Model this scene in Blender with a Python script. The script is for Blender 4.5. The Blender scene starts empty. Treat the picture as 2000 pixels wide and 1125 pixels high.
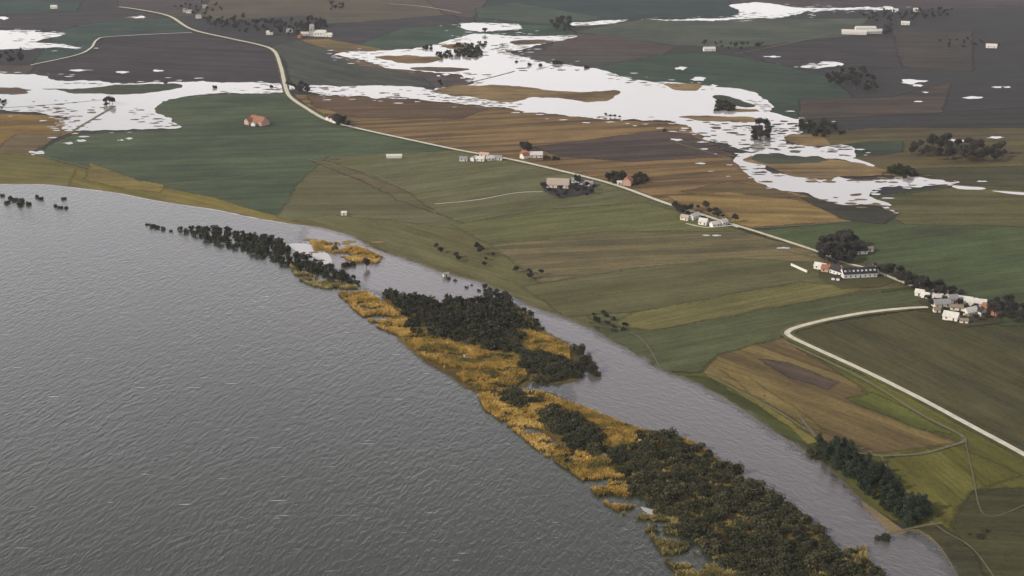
import bpy, bmesh, math, random
from mathutils import Vector, noise
from mathutils.geometry import tessellate_polygon
random.seed(7)
C = bpy.context.scene.collection
R = math.radians
# ------------------------------------------------------------ camera, world, sun
F = 2747.0; PITCH = R(18.4); H = 334.0
cam_d = bpy.data.cameras.new('camera'); cam = bpy.data.objects.new('camera', cam_d); C.objects.link(cam)
cam.location = (0, 0, H); cam.rotation_euler = (R(90) - PITCH, 0, 0)
cam_d.sensor_width = 36; cam_d.lens = F / 2000 * 36; cam_d.clip_start = 1; cam_d.clip_end = 60000
bpy.context.scene.camera = cam
SUN_EL, SUN_AZ = R(30), R(-112)          # azimuth clockwise from +Y: low light from the left
w = bpy.data.worlds.new('World'); bpy.context.scene.world = w; w.use_nodes = True
nt = w.node_tree; bg = nt.nodes['Background']
sky = nt.nodes.new('ShaderNodeTexSky'); sky.sky_type = 'NISHITA'; sky.sun_disc = False
sky.sun_elevation = SUN_EL; sky.sun_rotation = SUN_AZ; sky.air_density = 1.0; sky.dust_density = 3.0; sky.ozone_density = 1.5
tc = nt.nodes.new('ShaderNodeTexCoord'); mp = nt.nodes.new('ShaderNodeMapping'); mp.inputs['Scale'].default_value = (1, 1, 4)
nz = nt.nodes.new('ShaderNodeTexNoise'); nz.inputs['Scale'].default_value = 2.2; nz.inputs['Detail'].default_value = 6
rp = nt.nodes.new('ShaderNodeValToRGB'); rp.color_ramp.elements[0].position = .30; rp.color_ramp.elements[1].position = .62
rp.color_ramp.elements[0].color = (.45, .45, .45, 1); rp.color_ramp.elements[1].color = (.9, .9, .9, 1)
# cloud deck brightness: bright at the horizon, greyer overhead
sx = nt.nodes.new('ShaderNodeSeparateXYZ')
cr = nt.nodes.new('ShaderNodeValToRGB')
E = cr.color_ramp.elements
E[0].position = 0.0; E[0].color = (1, .96, .90, 1); E[1].position = 1.0; E[1].color = (.12, .125, .13, 1)
for p_, c_ in ((.17, (1, .97, .97, 1)), (.36, (.98, .88, .97, 1)), (.52, (.30, .29, .32, 1))):
    e = E.new(p_); e.color = c_
cs = nt.nodes.new('ShaderNodeMix'); cs.data_type = 'RGBA'; cs.blend_type = 'MULTIPLY'; cs.inputs[0].default_value = 1
cs.inputs[7].default_value = (13, 13, 13, 1)
cs.clamp_result = False
mx = nt.nodes.new('ShaderNodeMix'); mx.data_type = 'RGBA'
L = nt.links.new
L(tc.outputs['Generated'], mp.inputs['Vector']); L(mp.outputs[0], nz.inputs['Vector']); L(nz.outputs['Fac'], rp.inputs[0])
L(tc.outputs['Generated'], sx.inputs[0]); L(sx.outputs['Z'], cr.inputs[0]); L(cr.outputs[0], cs.inputs[6])
L(rp.outputs[0], mx.inputs[0]); L(sky.outputs[0], mx.inputs[6]); L(cs.outputs[2], mx.inputs[7]); L(mx.outputs[2], bg.inputs['Color'])
bg.inputs['Strength'].default_value = 0.12
sd = bpy.data.lights.new('sun', 'SUN'); sun = bpy.data.objects.new('sun', sd); C.objects.link(sun)
sd.energy = 3.4; sd.angle = R(0.6); sd.color = (1, .93, .82)
sdir = Vector((math.sin(SUN_AZ) * math.cos(SUN_EL), math.cos(SUN_AZ) * math.cos(SUN_EL), math.sin(SUN_EL)))
sun.rotation_euler = sdir.to_track_quat('Z', 'Y').to_euler(); sun.location = (-300, 0, 500)
vs = bpy.context.scene.view_settings; vs.view_transform = 'Standard'; vs.look = 'None'; vs.exposure = 0.32; vs.gamma = 1

# ------------------------------------------------------------ helpers
def P(x, y, z=0.0):
    """photograph point -> the place on the level ground it shows"""
    u, v = (x - 1000) / F, (562.5 - y) / F
    c, s = math.cos(PITCH), math.sin(PITCH)
    d = Vector((u, c + v * s, -s + v * c))
    t = (z - H) / d.z
    return Vector((d.x * t, d.y * t, z))
def lin(h, k=1.0):
    h = h.lstrip('#'); o = []
    for i in (0, 2, 4):
        v = int(h[i:i + 2], 16) / 255
        o.append((v / 12.92 if v <= .04045 else ((v + .055) / 1.055) ** 2.4) * k)
    return (*o, 1)
def tag(o, label=None, cat=None, group=None, kind=None):
    if label: o['label'] = label
    if cat: o['category'] = cat
    if group: o['group'] = group
    if kind: o['kind'] = kind
    return o
def mesh_obj(name, verts, faces, mat, parent=None, mats=None, fm=None):
    me = bpy.data.meshes.new(name); me.from_pydata([tuple(v) for v in verts], [], faces); me.update()
    for m in (mats or [mat]): me.materials.append(m)
    if fm: me.polygons.foreach_set('material_index', fm)
    o = bpy.data.objects.new(name, me); C.objects.link(o)
    if parent: o.parent = parent
    return o
def empty(name, loc, rz=0, label=None, cat=None, group=None):
    o = bpy.data.objects.new(name, None); C.objects.link(o); o.location = loc; o.rotation_euler = (0, 0, rz)
    o.empty_display_size = 2
    return tag(o, label, cat, group)
def nd(nt, typ, **kw):
    n = nt.nodes.new(typ)
    for k, v in kw.items(): setattr(n, k, v)
    return n
def simple_mat(name, col, rough=.8, var=.15, scale=3.0, spec=.3):
    m = bpy.data.materials.new(name); m.use_nodes = True; t = m.node_tree; b = t.nodes['Principled BSDF']
    b.inputs['Roughness'].default_value = rough; b.inputs['Specular IOR Level'].default_value = spec
    n = nd(t, 'ShaderNodeTexNoise'); n.inputs['Scale'].default_value = scale; n.inputs['Detail'].default_value = 4
    tcn = nd(t, 'ShaderNodeTexCoord'); t.links.new(tcn.outputs['Object'], n.inputs['Vector'])
    r = nd(t, 'ShaderNodeValToRGB')
    r.color_ramp.elements[0].position = .3; r.color_ramp.elements[1].position = .7
    r.color_ramp.elements[0].color = (*[c * (1 - var) for c in col[:3]], 1); r.color_ramp.elements[1].color = (*[c * (1 + var) for c in col[:3]], 1)
    t.links.new(n.outputs['Fac'], r.inputs[0]); t.links.new(r.outputs[0], b.inputs['Base Color'])
    return m
K = 0.59      # photograph value -> surface albedo
def soil(h, k):
    r, g_, b_, _ = lin(h, k); m_ = (r + g_ + b_) / 3; q = 1.12 if g_ > r else 1.04
    r, g_, b_ = (m_ + (v - m_) * q for v in (r, g_, b_))
    return (r * 1.18, g_, b_ * .84, 1) if g_ > r else (r * 1.0, g_ * 1.0, min(b_, g_ * 1.08) * .95, 1)
def field_mat(name, c1, c2, ang=0.0, streak=.5, furrow=.35, wide=16.0, patch=None):
    """ground cover: two colours, mixed by broad patches (natural tone plus painted cloud shadow), drill-line streaks running along ang, and fine mottling"""
    m = bpy.data.materials.new(name); m.use_nodes = True; t = m.node_tree; b = t.nodes['Principled BSDF']; l = t.links.new
    b.inputs['Roughness'].default_value = .95; b.inputs['Specular IOR Level'].default_value = .08
    tcn = nd(t, 'ShaderNodeTexCoord')
    rot = nd(t, 'ShaderNodeMapping'); rot.inputs['Rotation'].default_value = (0, 0, -ang); l(tcn.outputs['Object'], rot.inputs['Vector'])
    def ns(scale3, detail=4, rough=.6, src=rot):
        mpn = nd(t, 'ShaderNodeMapping'); mpn.inputs['Scale'].default_value = scale3; l(src.outputs[0], mpn.inputs['Vector'])
        n = nd(t, 'ShaderNodeTexNoise'); n.inputs['Scale'].default_value = 1; n.inputs['Detail'].default_value = detail; n.inputs['Roughness'].default_value = rough
        l(mpn.outputs[0], n.inputs['Vector']); return n.outputs['Fac']
    a = ns((.009, .011, 1), 6, .62); s1 = ns((.0035, 1 / wide, 1), 5, .65); s2 = ns((.012, .45, 1), 3, .6); f = ns((.35, .5, 1), 4, .7); md = ns((.03, .07, 1), 5, .65)  # the broadest noise also paints cloud-shadow tones into the ground colour
    def math_(op, x, y):
        n = nd(t, 'ShaderNodeMath', operation=op)
        for i, v in enumerate((x, y)):
            if isinstance(v, (int, float)): n.inputs[i].default_value = v
            else: l(v, n.inputs[i])
        return n.outputs[0]
    tot = math_('ADD', math_('MULTIPLY', a, 1 - streak), math_('MULTIPLY', s1, streak))
    r = nd(t, 'ShaderNodeValToRGB'); r.color_ramp.elements[0].position = .41; r.color_ramp.elements[1].position = .59
    r.color_ramp.elements[0].color = soil(c1, K * .86); r.color_ramp.elements[1].color = soil(c2, K * 1.14); l(tot, r.inputs[0])
    # furrows and fine mottling vary the value
    v = math_('ADD', math_('ADD', math_('MULTIPLY', s2, furrow * 2.6), math_('ADD', math_('MULTIPLY', f, 1.1), math_('MULTIPLY', md, .9))), 1 - furrow * 1.3 - 1.0)
    h = nd(t, 'ShaderNodeHueSaturation'); l(r.outputs[0], h.inputs['Color']); l(v, h.inputs['Value'])
    l(h.outputs[0], b.inputs['Base Color'])
    bp = nd(t, 'ShaderNodeBump'); bp.inputs['Strength'].default_value = .5; bp.inputs['Distance'].default_value = .5
    l(f, bp.inputs['Height']); l(bp.outputs[0], b.inputs['Normal'])
    return m
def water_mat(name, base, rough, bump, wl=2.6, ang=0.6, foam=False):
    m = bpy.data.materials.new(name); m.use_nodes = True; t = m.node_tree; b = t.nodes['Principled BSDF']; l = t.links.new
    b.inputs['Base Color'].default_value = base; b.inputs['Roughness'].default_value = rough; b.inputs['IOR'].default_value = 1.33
    tcn = nd(t, 'ShaderNodeTexCoord')
    def mapped(rz, sc):
        r_ = nd(t, 'ShaderNodeMapping'); r_.inputs['Rotation'].default_value = (0, 0, -rz); l(tcn.outputs['Object'], r_.inputs['Vector'])
        s_ = nd(t, 'ShaderNodeMapping'); s_.inputs['Scale'].default_value = sc; l(r_.outputs[0], s_.inputs['Vector']); return s_.outputs[0]
    def ns(v, detail, rough_=.55, dist=0):
        n = nd(t, 'ShaderNodeTexNoise'); n.inputs['Scale'].default_value = 1; n.inputs['Detail'].default_value = detail
        n.inputs['Roughness'].default_value = rough_; n.inputs['Distortion'].default_value = dist; l(v, n.inputs['Vector']); return n.outputs['Fac']
    n1 = ns(mapped(ang, (1 / (wl * 2.6), 1 / wl, 1)), 3, .5, .5)
    n2 = ns(mapped(ang + .5, (1 / (wl * 1.6), 2.0 / wl, 1)), 3, .6, .2)
    ad = nd(t, 'ShaderNodeMath', operation='MULTIPLY_ADD'); l(n2, ad.inputs[0]); ad.inputs[1].default_value = .5; l(n1, ad.inputs[2])
    # gusts: ruffled and calmer lanes
    g = ns(mapped(ang + .1, (.006, .013, 1)), 4, .6)
    mr = nd(t, 'ShaderNodeMapRange'); mr.inputs['From Min'].default_value = .3; mr.inputs['From Max'].default_value = .7
    mr.inputs['To Min'].default_value = .55 * bump; mr.inputs['To Max'].default_value = 1.2 * bump; l(g, mr.inputs['Value'])
    bp = nd(t, 'ShaderNodeBump'); bp.inputs['Distance'].default_value = 1.0
    l(mr.outputs[0], bp.inputs['Strength']); l(ad.outputs[0], bp.inputs['Height']); l(bp.outputs[0], b.inputs['Normal'])
    if foam:
        fo = ns(mapped(0.03, (.055, 1.1, 1)), 2, .5)
        fr = nd(t, 'ShaderNodeMapRange'); fr.inputs['From Min'].default_value = .735; fr.inputs['From Max'].default_value = .80; l(fo, fr.inputs['Value'])
        mxn = nd(t, 'ShaderNodeMix', data_type='RGBA'); mxn.inputs[6].default_value = base; mxn.inputs[7].default_value = (.6, .6, .58, 1)
        l(fr.outputs[0], mxn.inputs[0]); l(mxn.outputs[2], b.inputs['Base Color'])
        ro = nd(t, 'ShaderNodeMapRange'); ro.inputs['To Min'].default_value = rough; ro.inputs['To Max'].default_value = .7
        l(fr.outputs[0], ro.inputs['Value']); l(ro.outputs[0], b.inputs['Roughness'])
    return m

def catmull(pts, closed, step):
    out = []; n = len(pts)
    rng = range(n) if closed else range(n - 1)
    for i in rng:
        if closed: p0, p1, p2, p3 = pts[i - 1], pts[i], pts[(i + 1) % n], pts[(i + 2) % n]
        else: p0, p1, p2, p3 = pts[max(i - 1, 0)], pts[i], pts[i + 1], pts[min(i + 2, n - 1)]
        k = max(2, min(40, int((p2 - p1).length / step)))
        for j in range(k):
            t = j / k
            out.append(.5 * ((2 * p1) + (p2 - p0) * t + (2 * p0 - 5 * p1 + 4 * p2 - p3) * t * t + (3 * p1 - p0 - 3 * p2 + p3) * t ** 3))
    if not closed: out.append(pts[-1])
    return out
def ragged(pts, step, amp, smooth=True, seed=0.0, wild=False):
    if smooth: q = catmull(pts, True, step)
    else:
        q = []; n = len(pts)
        for i in range(n):
            a, b = pts[i], pts[(i + 1) % n]; k = max(1, min(60, int((b - a).length / step)))
            q += [a.lerp(b, j / k) for j in range(k)]
    out = []
    for v in q:
        if amp:
            s = Vector((v.x / 28, v.y / 28, seed)); s2 = Vector((v.x / 7, v.y / 7, seed + 9))
            d1 = noise.noise_vector(s); d2 = noise.noise_vector(s2)
            if wild:
                d0 = noise.noise_vector(Vector((v.x / 70, v.y / 90, seed))); d3 = noise.noise_vector(Vector((v.x / 9, v.y / 16, seed)))
                v = v + Vector((d0.x * 2 + d3.x, d0.y * 3.4 + d1.y * 2.4 + d3.y * 1.4, 0)) * amp
            else: v = v + Vector((d1.x + d2.x * .5, d1.y + d2.y * .5, 0)) * amp
        out.append(v)
    return out
def sheet(name, px, z, mat, step=12, amp=1.5, smooth=False, kind='structure', seed=None, label=None, world=None, wild=False):
    pts = world or [P(x, y) for x, y in px]
    for p in pts: p.z = 0
    if wild:
        q0 = catmull(pts, True, 20); per = sum((q0[i] - q0[i - 1]).length for i in range(len(q0))); ar = abs(sum(q0[i - 1].x * q0[i].y - q0[i].x * q0[i - 1].y for i in range(len(q0)))) / 2
        amp = min(amp, ar / per * .22)
    q = ragged(pts, step, amp, smooth, seed if seed is not None else random.random() * 50, wild)
    tri = tessellate_polygon([q])
    verts = [(v.x, v.y, z) for v in q]
    faces = []
    for t in tri:
        a, b, c = (Vector(verts[i]) for i in t)
        n = (b - a).cross(c - a).z
        if abs(n) < 1e-6: continue
        faces.append(tuple(t) if n > 0 else tuple(reversed(t)))
    o = mesh_obj(name, verts, faces, mat); tag(o, kind=kind, label=label)
    return o
def feather(name, px, z, mat, fw=13.0, amp=3.0, world=None, smooth=False):
    """a ground-cover sheet whose outer strip thins out (attribute 'edge' runs 0 to 1 inward)"""
    pts = world or [P(x, y) for x, y in px]
    q = ragged(pts, 9, amp, smooth, random.random() * 50); n = len(q)
    area = sum(q[i].x * q[(i + 1) % n].y - q[(i + 1) % n].x * q[i].y for i in range(n))
    sg = 1 if area > 0 else -1; ins, outs = [], []
    per = sum((q[(i + 1) % n] - q[i]).length for i in range(n)); fw = min(fw, abs(area) / per * .55)
    for i in range(n):
        d = q[(i + 1) % n] - q[i - 1]; d.normalize(); nn = Vector((-d.y, d.x, 0)) * sg
        ins.append(q[i] + nn * fw / 2); outs.append(q[i] - nn * fw / 2)
    verts = [(v.x, v.y, z - .004 - .0006 * (i_ % 3)) for i_, v in enumerate(outs)] + [(v.x, v.y, z + .0007 * (i_ % 4)) for i_, v in enumerate(ins)]; faces = []
    for i in range(n):
        j = (i + 1) % n; f = (i, j, n + j, n + i)
        faces.append(f if sg > 0 else tuple(reversed(f)))
    for t in tessellate_polygon([ins]):
        a, b, c = (ins[i] for i in t); cz = (b - a).cross(c - a).z
        if abs(cz) < 1e-6: continue
        f = tuple(n + i for i in t); faces.append(f if cz > 0 else tuple(reversed(f)))
    o = mesh_obj(name, verts, faces, mat); at = o.data.attributes.new('edge', 'FLOAT', 'POINT')
    at.data.foreach_set('value', [0.0] * n + [1.0] * n)
    return tag(o, kind='structure')
def feather_mat(m, sc=.22):
    """let the sheet give way to the ground below where 'edge' runs out"""
    t = m.node_tree; l = t.links.new; out = next(n for n in t.nodes if n.type == 'OUTPUT_MATERIAL'); b = t.nodes['Principled BSDF']
    at = nd(t, 'ShaderNodeAttribute'); at.attribute_name = 'edge'; tcn = nd(t, 'ShaderNodeTexCoord')
    n = nd(t, 'ShaderNodeTexNoise'); n.inputs['Scale'].default_value = sc; n.inputs['Detail'].default_value = 5; n.inputs['Roughness'].default_value = .7
    l(tcn.outputs['Object'], n.inputs['Vector'])
    ma = nd(t, 'ShaderNodeMath', operation='MULTIPLY_ADD'); l(at.outputs['Fac'], ma.inputs[0]); ma.inputs[1].default_value = 1.0; l(n.outputs['Fac'], ma.inputs[2])
    mr = nd(t, 'ShaderNodeMapRange'); mr.inputs['From Min'].default_value = .75; mr.inputs['From Max'].default_value = 1.25; l(ma.outputs[0], mr.inputs['Value'])
    tr = nd(t, 'ShaderNodeBsdfTransparent'); mx_ = nd(t, 'ShaderNodeMixShader')
    l(mr.outputs[0], mx_.inputs[0]); l(tr.outputs[0], mx_.inputs[1]); l(b.outputs[0], mx_.inputs[2]); l(mx_.outputs[0], out.inputs['Surface'])
    return m
def ribbon(name, px, width, z, mat, wob=.15):
    q = catmull([P(x, y) for x, y in px], False, 5); vs_, fs = [], []
    for i, p in enumerate(q):
        d = (q[min(i + 1, len(q) - 1)] - q[max(i - 1, 0)]).normalized(); nrm = Vector((-d.y, d.x, 0))
        a = width / 2 * (1 + wob * noise.noise(Vector((p.x / 9, p.y / 9, 1)))); b = width / 2 * (1 + wob * noise.noise(Vector((p.x / 9, p.y / 9, 5))))
        vs_ += [(p + nrm * a) + Vector((0, 0, z)), (p - nrm * b) + Vector((0, 0, z))]
        if i: k = 2 * i; fs.append((k - 2, k - 1, k + 1, k))
    return tag(mesh_obj(name, vs_, fs, mat), kind='structure')
def dirpx(a, b):
    d = P(*b) - P(*a); return math.atan2(d.y, d.x)
def inside(p, poly):
    c = False; n = len(poly); j = n - 1
    for i in range(n):
        a, b = poly[i], poly[j]
        if (a.y > p.y) != (b.y > p.y) and p.x < (b.x - a.x) * (p.y - a.y) / (b.y - a.y) + a.x: c = not c
        j = i
    return c

# ------------------------------------------------------------ ground and fields
base = field_mat('dark_ground', '#46434a', '#3c4243', 0, .6, .3, 40)  # far ground, with cloud shadow painted into its dark tone
g = mesh_obj('ground', [(-9000, -1500, 0), (9000, -1500, 0), (9000, 16000, 0), (-9000, 16000, 0)], [(0, 1, 2, 3)], base); tag(g, kind='structure')
plough = field_mat('ploughed', '#433f46', '#504a4e', dirpx((200, 80), (540, 100)), .7, .5, 14)
green_far = field_mat('green_far', '#38484a', '#445a54', 0, .5, .25, 20)
green_teal = field_mat('green_teal', '#3a5e52', '#466a5c', 0, .4, .2, 20)
FIELDS = [
 # (points, c1, c2, direction points, streak, layer)
 ([(-300, -60), (200, -60), (150, 22), (-300, 40)], '#36454a', '#3d5250', None, .5, 0),
 ([(-300, 38), (150, 24), (230, 12), (330, 34), (150, 50), (110, 62), (0, 60), (-300, 70)], '#433f48', '#4c484c', None, .7, 0),
 ([(110, 62), (150, 50), (230, 38), (335, 36), (378, 62), (200, 74), (170, 100), (60, 128), (90, 90)], '#3b4a4c', '#40574f', None, .5, 1),
 ([(60, 130), (185, 100), (200, 76), (378, 63), (540, 98), (560, 168), (300, 172), (110, 160), (-300, 150), (-300, 120)], '#413d45', '#4b464c', ((200, 80), (540, 96)), .75, 1),  # upper-left plough, darkened in colour for the cloud shadow on it
 ([(-300, 120), (70, 128), (50, 150), (-300, 150)], '#5f5550', '#544c48', None, .5, 2),
 ([(380, 30), (440, -30), (780, -40), (880, 28), (830, 38), (640, 46), (600, 30), (420, 40)], '#5c564a', '#665f50', None, .6, 0),
 ([(230, -50), (440, -50), (380, 30), (330, 34), (230, 12)], '#4c464c', '#56504c', None, .6, 0),
 ([(560, 74), (620, 50), (885, 28), (905, 46), (780, 60), (700, 92), (640, 78)], '#45424b', '#4b4750', None, .7, 1),
 ([(690, 90), (780, 57), (900, 46), (1110, 50), (1125, 66), (1000, 86), (910, 76), (760, 104)], '#3c504a', '#455b53', None, .3, 2),
 ([(585, 78), (640, 76), (770, 100), (700, 112), (660, 104)], '#6a6048', '#8a744a', None, .5, 3),
 ([(530, 90), (590, 76), (665, 106), (700, 118), (850, 148), (860, 178), (570, 170), (556, 120)], '#46454a', '#4c5650', ((660, 110), (850, 150)), .6, 1),
 ([(650, 105), (700, 113), (860, 138), (850, 150), (700, 128)], '#6a5a50', '#7a6450', None, .5, 2),
 ([(800, 130), (960, 120), (1000, 150), (860, 180)], '#4d454c', '#5a504c', None, .5, 2),
 ([(770, -50), (1010, -60), (930, 36), (870, 30)], '#574e4e', '#5f5652', None, .6, 0),
 ([(925, 34), (1000, -60), (1360, -60), (1450, 28), (1200, 40), (1110, 50), (930, 44)], '#33454c', '#3a4c4a', None, .5, 1),
 ([(930, 16), (1000, 4), (1180, 34), (1100, 50), (930, 34)], '#42524f', '#4b5a52', None, .5, 2),
 ([(1120, 62), (1240, 40), (1700, 36), (1660, 70), (1450, 94), (1310, 88)], '#495651', '#535e58', None, .5, 2),
 ([(1350, -60), (2300, -60), (2300, 10), (1700, 20), (1480, 30), (1430, 10)], '#4c4650', '#564c52', None, .6, 0),
 ([(1110, 66), (1200, 70), (1320, 92), (1290, 108), (1060, 100), (1080, 84)], '#524947', '#5d524e', None, .6, 3),
 ([(980, 108), (1060, 98), (1290, 106), (1150, 134), (1000, 126)], '#504a4a', '#585450', None, .6, 3),
 ([(1130, 132), (1290, 107), (1380, 100), (1500, 122), (1620, 150), (1670, 190), (1560, 232), (1480, 220), (1300, 170), (1160, 150)], '#3a4c4a', '#415348', ((1180, 140), (1480, 160)), .5, 2),
 ([(1440, 96), (1660, 70), (1760, 74), (1770, 130), (1620, 142), (1500, 122)], '#413d44', '#4a464a', None, .7, 2),  # right-hand soil, its dark colour includes painted cloud shadow
 ([(1740, 50), (1900, 60), (1900, 140), (1760, 130)], '#43413f', '#524b45', None, .6, 3),
 ([(1560, 195), (1740, 190), (1860, 160), (1840, 222), (1560, 236)], '#474240', '#5a4e45', None, .7, 3),
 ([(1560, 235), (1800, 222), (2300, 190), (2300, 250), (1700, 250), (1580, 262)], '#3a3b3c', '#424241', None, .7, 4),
 ([(1570, 262), (1700, 250), (2300, 240), (2300, 380), (1900, 372), (1720, 340), (1650, 300)], '#595040', '#6a6040', ((1600, 300), (2000, 290)), .6, 3),
 ([(1640, 284), (1700, 276), (1762, 276), (1766, 298), (1665, 308)], '#38463e', '#404e44', None, .5, 5),
 ([(1760, 330), (2300, 320), (2300, 380), (1860, 360)], '#4a4c3c', '#54543e', None, .6, 4),
 ([(1650, 390), (1860, 364), (2300, 385), (2300, 660), (1960, 645), (1780, 604), (1600, 494), (1480, 450), (1660, 430)], '#4a5640', '#4f6046', ((1500, 450), (1660, 432)), .5, 4),
 ([(1690, 392), (1860, 366), (2300, 386), (2300, 460), (1900, 440), (1770, 440), (1720, 415)], '#54583c', '#666242', None, .6, 5),
 # brown slopes beyond the road
 ([(575, 185), (760, 190), (975, 212), (1200, 235), (1340, 240), (1430, 310), (1500, 365), (1700, 412), (1670, 434), (1440, 446), (1200, 362), (1000, 312), (880, 292), (700, 252), (600, 210)], '#68563f', '#8e7450', ((1100, 300), (1450, 280)), .8, 3),
 ([(600, 186), (760, 191), (960, 212), (900, 232), (700, 230), (610, 206)], '#5c4a3c', '#6a5642', None, .7, 4),
 ([(1040, 288), (1280, 256), (1345, 262), (1440, 306), (1240, 316), (1090, 306)], '#4a4240', '#5c4e46', ((1100, 300), (1400, 285)), .8, 4),
 ([(1330, 376), (1420, 355), (1500, 366), (1560, 384), (1500, 396)], '#564c3c', '#70603f', None, .8, 4),
 ([(1300, 384), (1420, 376), (1560, 392), (1668, 432), (1440, 446)], '#7c6745', '#9a8254', ((1300, 400), (1600, 410)), .7, 5),
 ([(1560, 386), (1700, 400), (1760, 416), (1730, 440), (1650, 430)], '#3c3b34', '#48463a', None, .5, 6),  # ground lying in shadow, the shade painted as a dark patch
 # shore-side green between lake and road
 ([(140, 264), (350, 252), (290, 214), (330, 192), (420, 184), (556, 182), (600, 208), (700, 254), (900, 296), (830, 400), (680, 450), (480, 420), (270, 384), (60, 304)], '#48584a', '#52624f', ((200, 300), (500, 290)), .5, 3),
 ([(-400, 296), (60, 300), (190, 336), (290, 366), (300, 392), (-400, 372)], '#66663e', '#7f7444', ((0, 330), (200, 345)), .6, 4),
 ([(-400, 226), (0, 222), (100, 226), (170, 250), (110, 270), (60, 302), (-400, 300)], '#7a6440', '#94783f', None, .6, 5),
 ([(30, 262), (120, 262), (60, 300), (-20, 300)], '#655848', '#7a6a4c', None, .5, 6),
 ([(150, 330), (210, 340), (330, 368), (420, 388), (620, 446), (480, 430), (300, 396), (130, 372)], '#77703f', '#8a7c46', ((200, 350), (400, 400)), .6, 6),
 ([(175, 318), (270, 352), (320, 362), (318, 376), (250, 372), (165, 350)], '#746a42', '#8e7e4a', None, .6, 7),
 # fields on the lake side of the road
 ([(540, 430), (580, 360), (640, 306), (900, 294), (1200, 362), (1440, 446), (1640, 520), (1790, 562), (1640, 600), (1440, 690), (1290, 730), (1100, 640), (880, 545), (680, 465)], '#62654c', '#6b6b4f', None, .6, 3.5),
 ([(620, 318), (760, 300), (900, 294), (1000, 312), (1200, 362), (1440, 446), (1440, 470), (1000, 470), (860, 420), (720, 360)], '#62694c', '#6f6f51', ((870, 398), (1010, 378)), .7, 4),
 ([(600, 312), (650, 316), (790, 372), (860, 420), (780, 392), (700, 350)], '#6a654c', '#786e4f', None, .5, 5),
 ([(560, 434), (640, 420), (760, 430), (900, 450), (1020, 480), (1080, 560), (1180, 640), (1290, 725), (1100, 640), (900, 550), (720, 480)], '#65674a', '#706e4c', ((700, 440), (900, 500)), .6, 5),
 ([(880, 440), (1060, 410), (1260, 396), (1440, 448), (1480, 460), (1440, 500), (1200, 520), (1000, 500)], '#626a4c', '#6a7251', ((1050, 440), (1300, 415)), .8, 5),
 ([(960, 480), (1200, 452), (1440, 452), (1600, 492), (1640, 520), (1440, 508), (1240, 540), (1060, 560)], '#69634a', '#7d7151', ((1050, 505), (1440, 485)), .85, 6),
 ([(1020, 560), (1240, 524), (1440, 506), (1640, 516), (1790, 560), (1700, 570), (1440, 578), (1240, 610), (1100, 620)], '#5b6045', '#686547', ((1150, 560), (1440, 525)), .85, 7),
 ([(1190, 640), (1240, 610), (1440, 572), (1560, 552), (1700, 560), (1640, 580), (1440, 618), (1270, 648), (1220, 655)], '#6c6b45', '#7d754a', ((1240, 630), (1440, 590)), .8, 8),
 ([(1150, 632), (1270, 646), (1440, 616), (1640, 578), (1780, 566), (1960, 600), (1780, 606), (1620, 628), (1540, 645), (1530, 660), (1400, 692), (1375, 728), (1290, 730)], '#525b45', '#576249', ((1280, 680), (1500, 640)), .6, 8),
 # right foreground
 ([(1560, 640), (1780, 606), (1960, 636), (2400, 640), (2400, 1200), (2000, 892), (1800, 784), (1600, 690), (1545, 655)], '#444a3c', '#50523c', ((1600, 680), (1990, 880)), .6, 5),
 ([(1290, 732), (1372, 728), (1400, 690), (1530, 656), (1600, 690), (1800, 784), (2000, 895), (2400, 1110), (2400, 1500), (1950, 1500), (1860, 1115), (1790, 1035), (1700, 1000), (1500, 838)], '#565e38', '#656a3c', ((1700, 800), (1980, 960)), .55, 5),
 ([(1372, 728), (1396, 694), (1528, 660), (1600, 706), (1700, 770), (1800, 838), (1872, 864), (1700, 888), (1620, 880), (1540, 820), (1460, 770)], '#6a5a40', '#80704a', ((1400, 700), (1800, 850)), .8, 6),
 ([(1400, 716), (1460, 735), (1540, 792), (1620, 850), (1560, 826), (1470, 772)], '#74663f', '#86764c', ((1400, 700), (1800, 850)), .7, 7),
 ([(1480, 702), (1540, 712), (1640, 748), (1620, 762), (1540, 738)], '#4f4640', '#5c5046', ((1400, 700), (1640, 770)), .7, 8),
 ([(1650, 780), (1700, 766), (1780, 800), (1860, 850), (1800, 840), (1700, 800)], '#535e3a', '#5f683c', ((1650, 770), (1860, 860)), .7, 7),
 ([(1700, 900), (1870, 872), (2000, 930), (1900, 960), (1960, 1060), (1830, 1010), (1760, 950)], '#5c5f34', '#6e6a38', ((1750, 920), (1900, 1050)), .6, 6),
 ([(1900, 960), (2100, 950), (2400, 1100), (2400, 1500), (1960, 1500), (1880, 1100), (1860, 1030)], '#464936', '#525238', None, .6, 7),
 ([(1294, 732), (1370, 736), (1480, 788), (1545, 838), (1600, 868), (1640, 900), (1590, 912), (1540, 880), (1400, 780)], '#3e4830', '#4c5634', ((1300, 740), (1560, 850)), .6, 7),
 ([(1790, 1036), (1840, 1030), (1900, 1080), (1960, 1200), (1960, 1500), (1900, 1200), (1865, 1125), (1830, 1070)], '#3c4236', '#464a38', None, .6, 8),
 ([(1380, 736), (1400, 738), (1500, 792), (1560, 838), (1600, 862), (1580, 868), (1540, 836), (1480, 792)], '#6e6a3c', '#827a44', None, .4, 9),
]
cache = {}
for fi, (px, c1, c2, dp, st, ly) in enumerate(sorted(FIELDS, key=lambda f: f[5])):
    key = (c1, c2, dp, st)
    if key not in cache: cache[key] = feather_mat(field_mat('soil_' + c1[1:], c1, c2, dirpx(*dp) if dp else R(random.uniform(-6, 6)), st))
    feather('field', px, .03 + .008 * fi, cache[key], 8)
ZW = .62          # flood level, above the lowest fields
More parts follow.
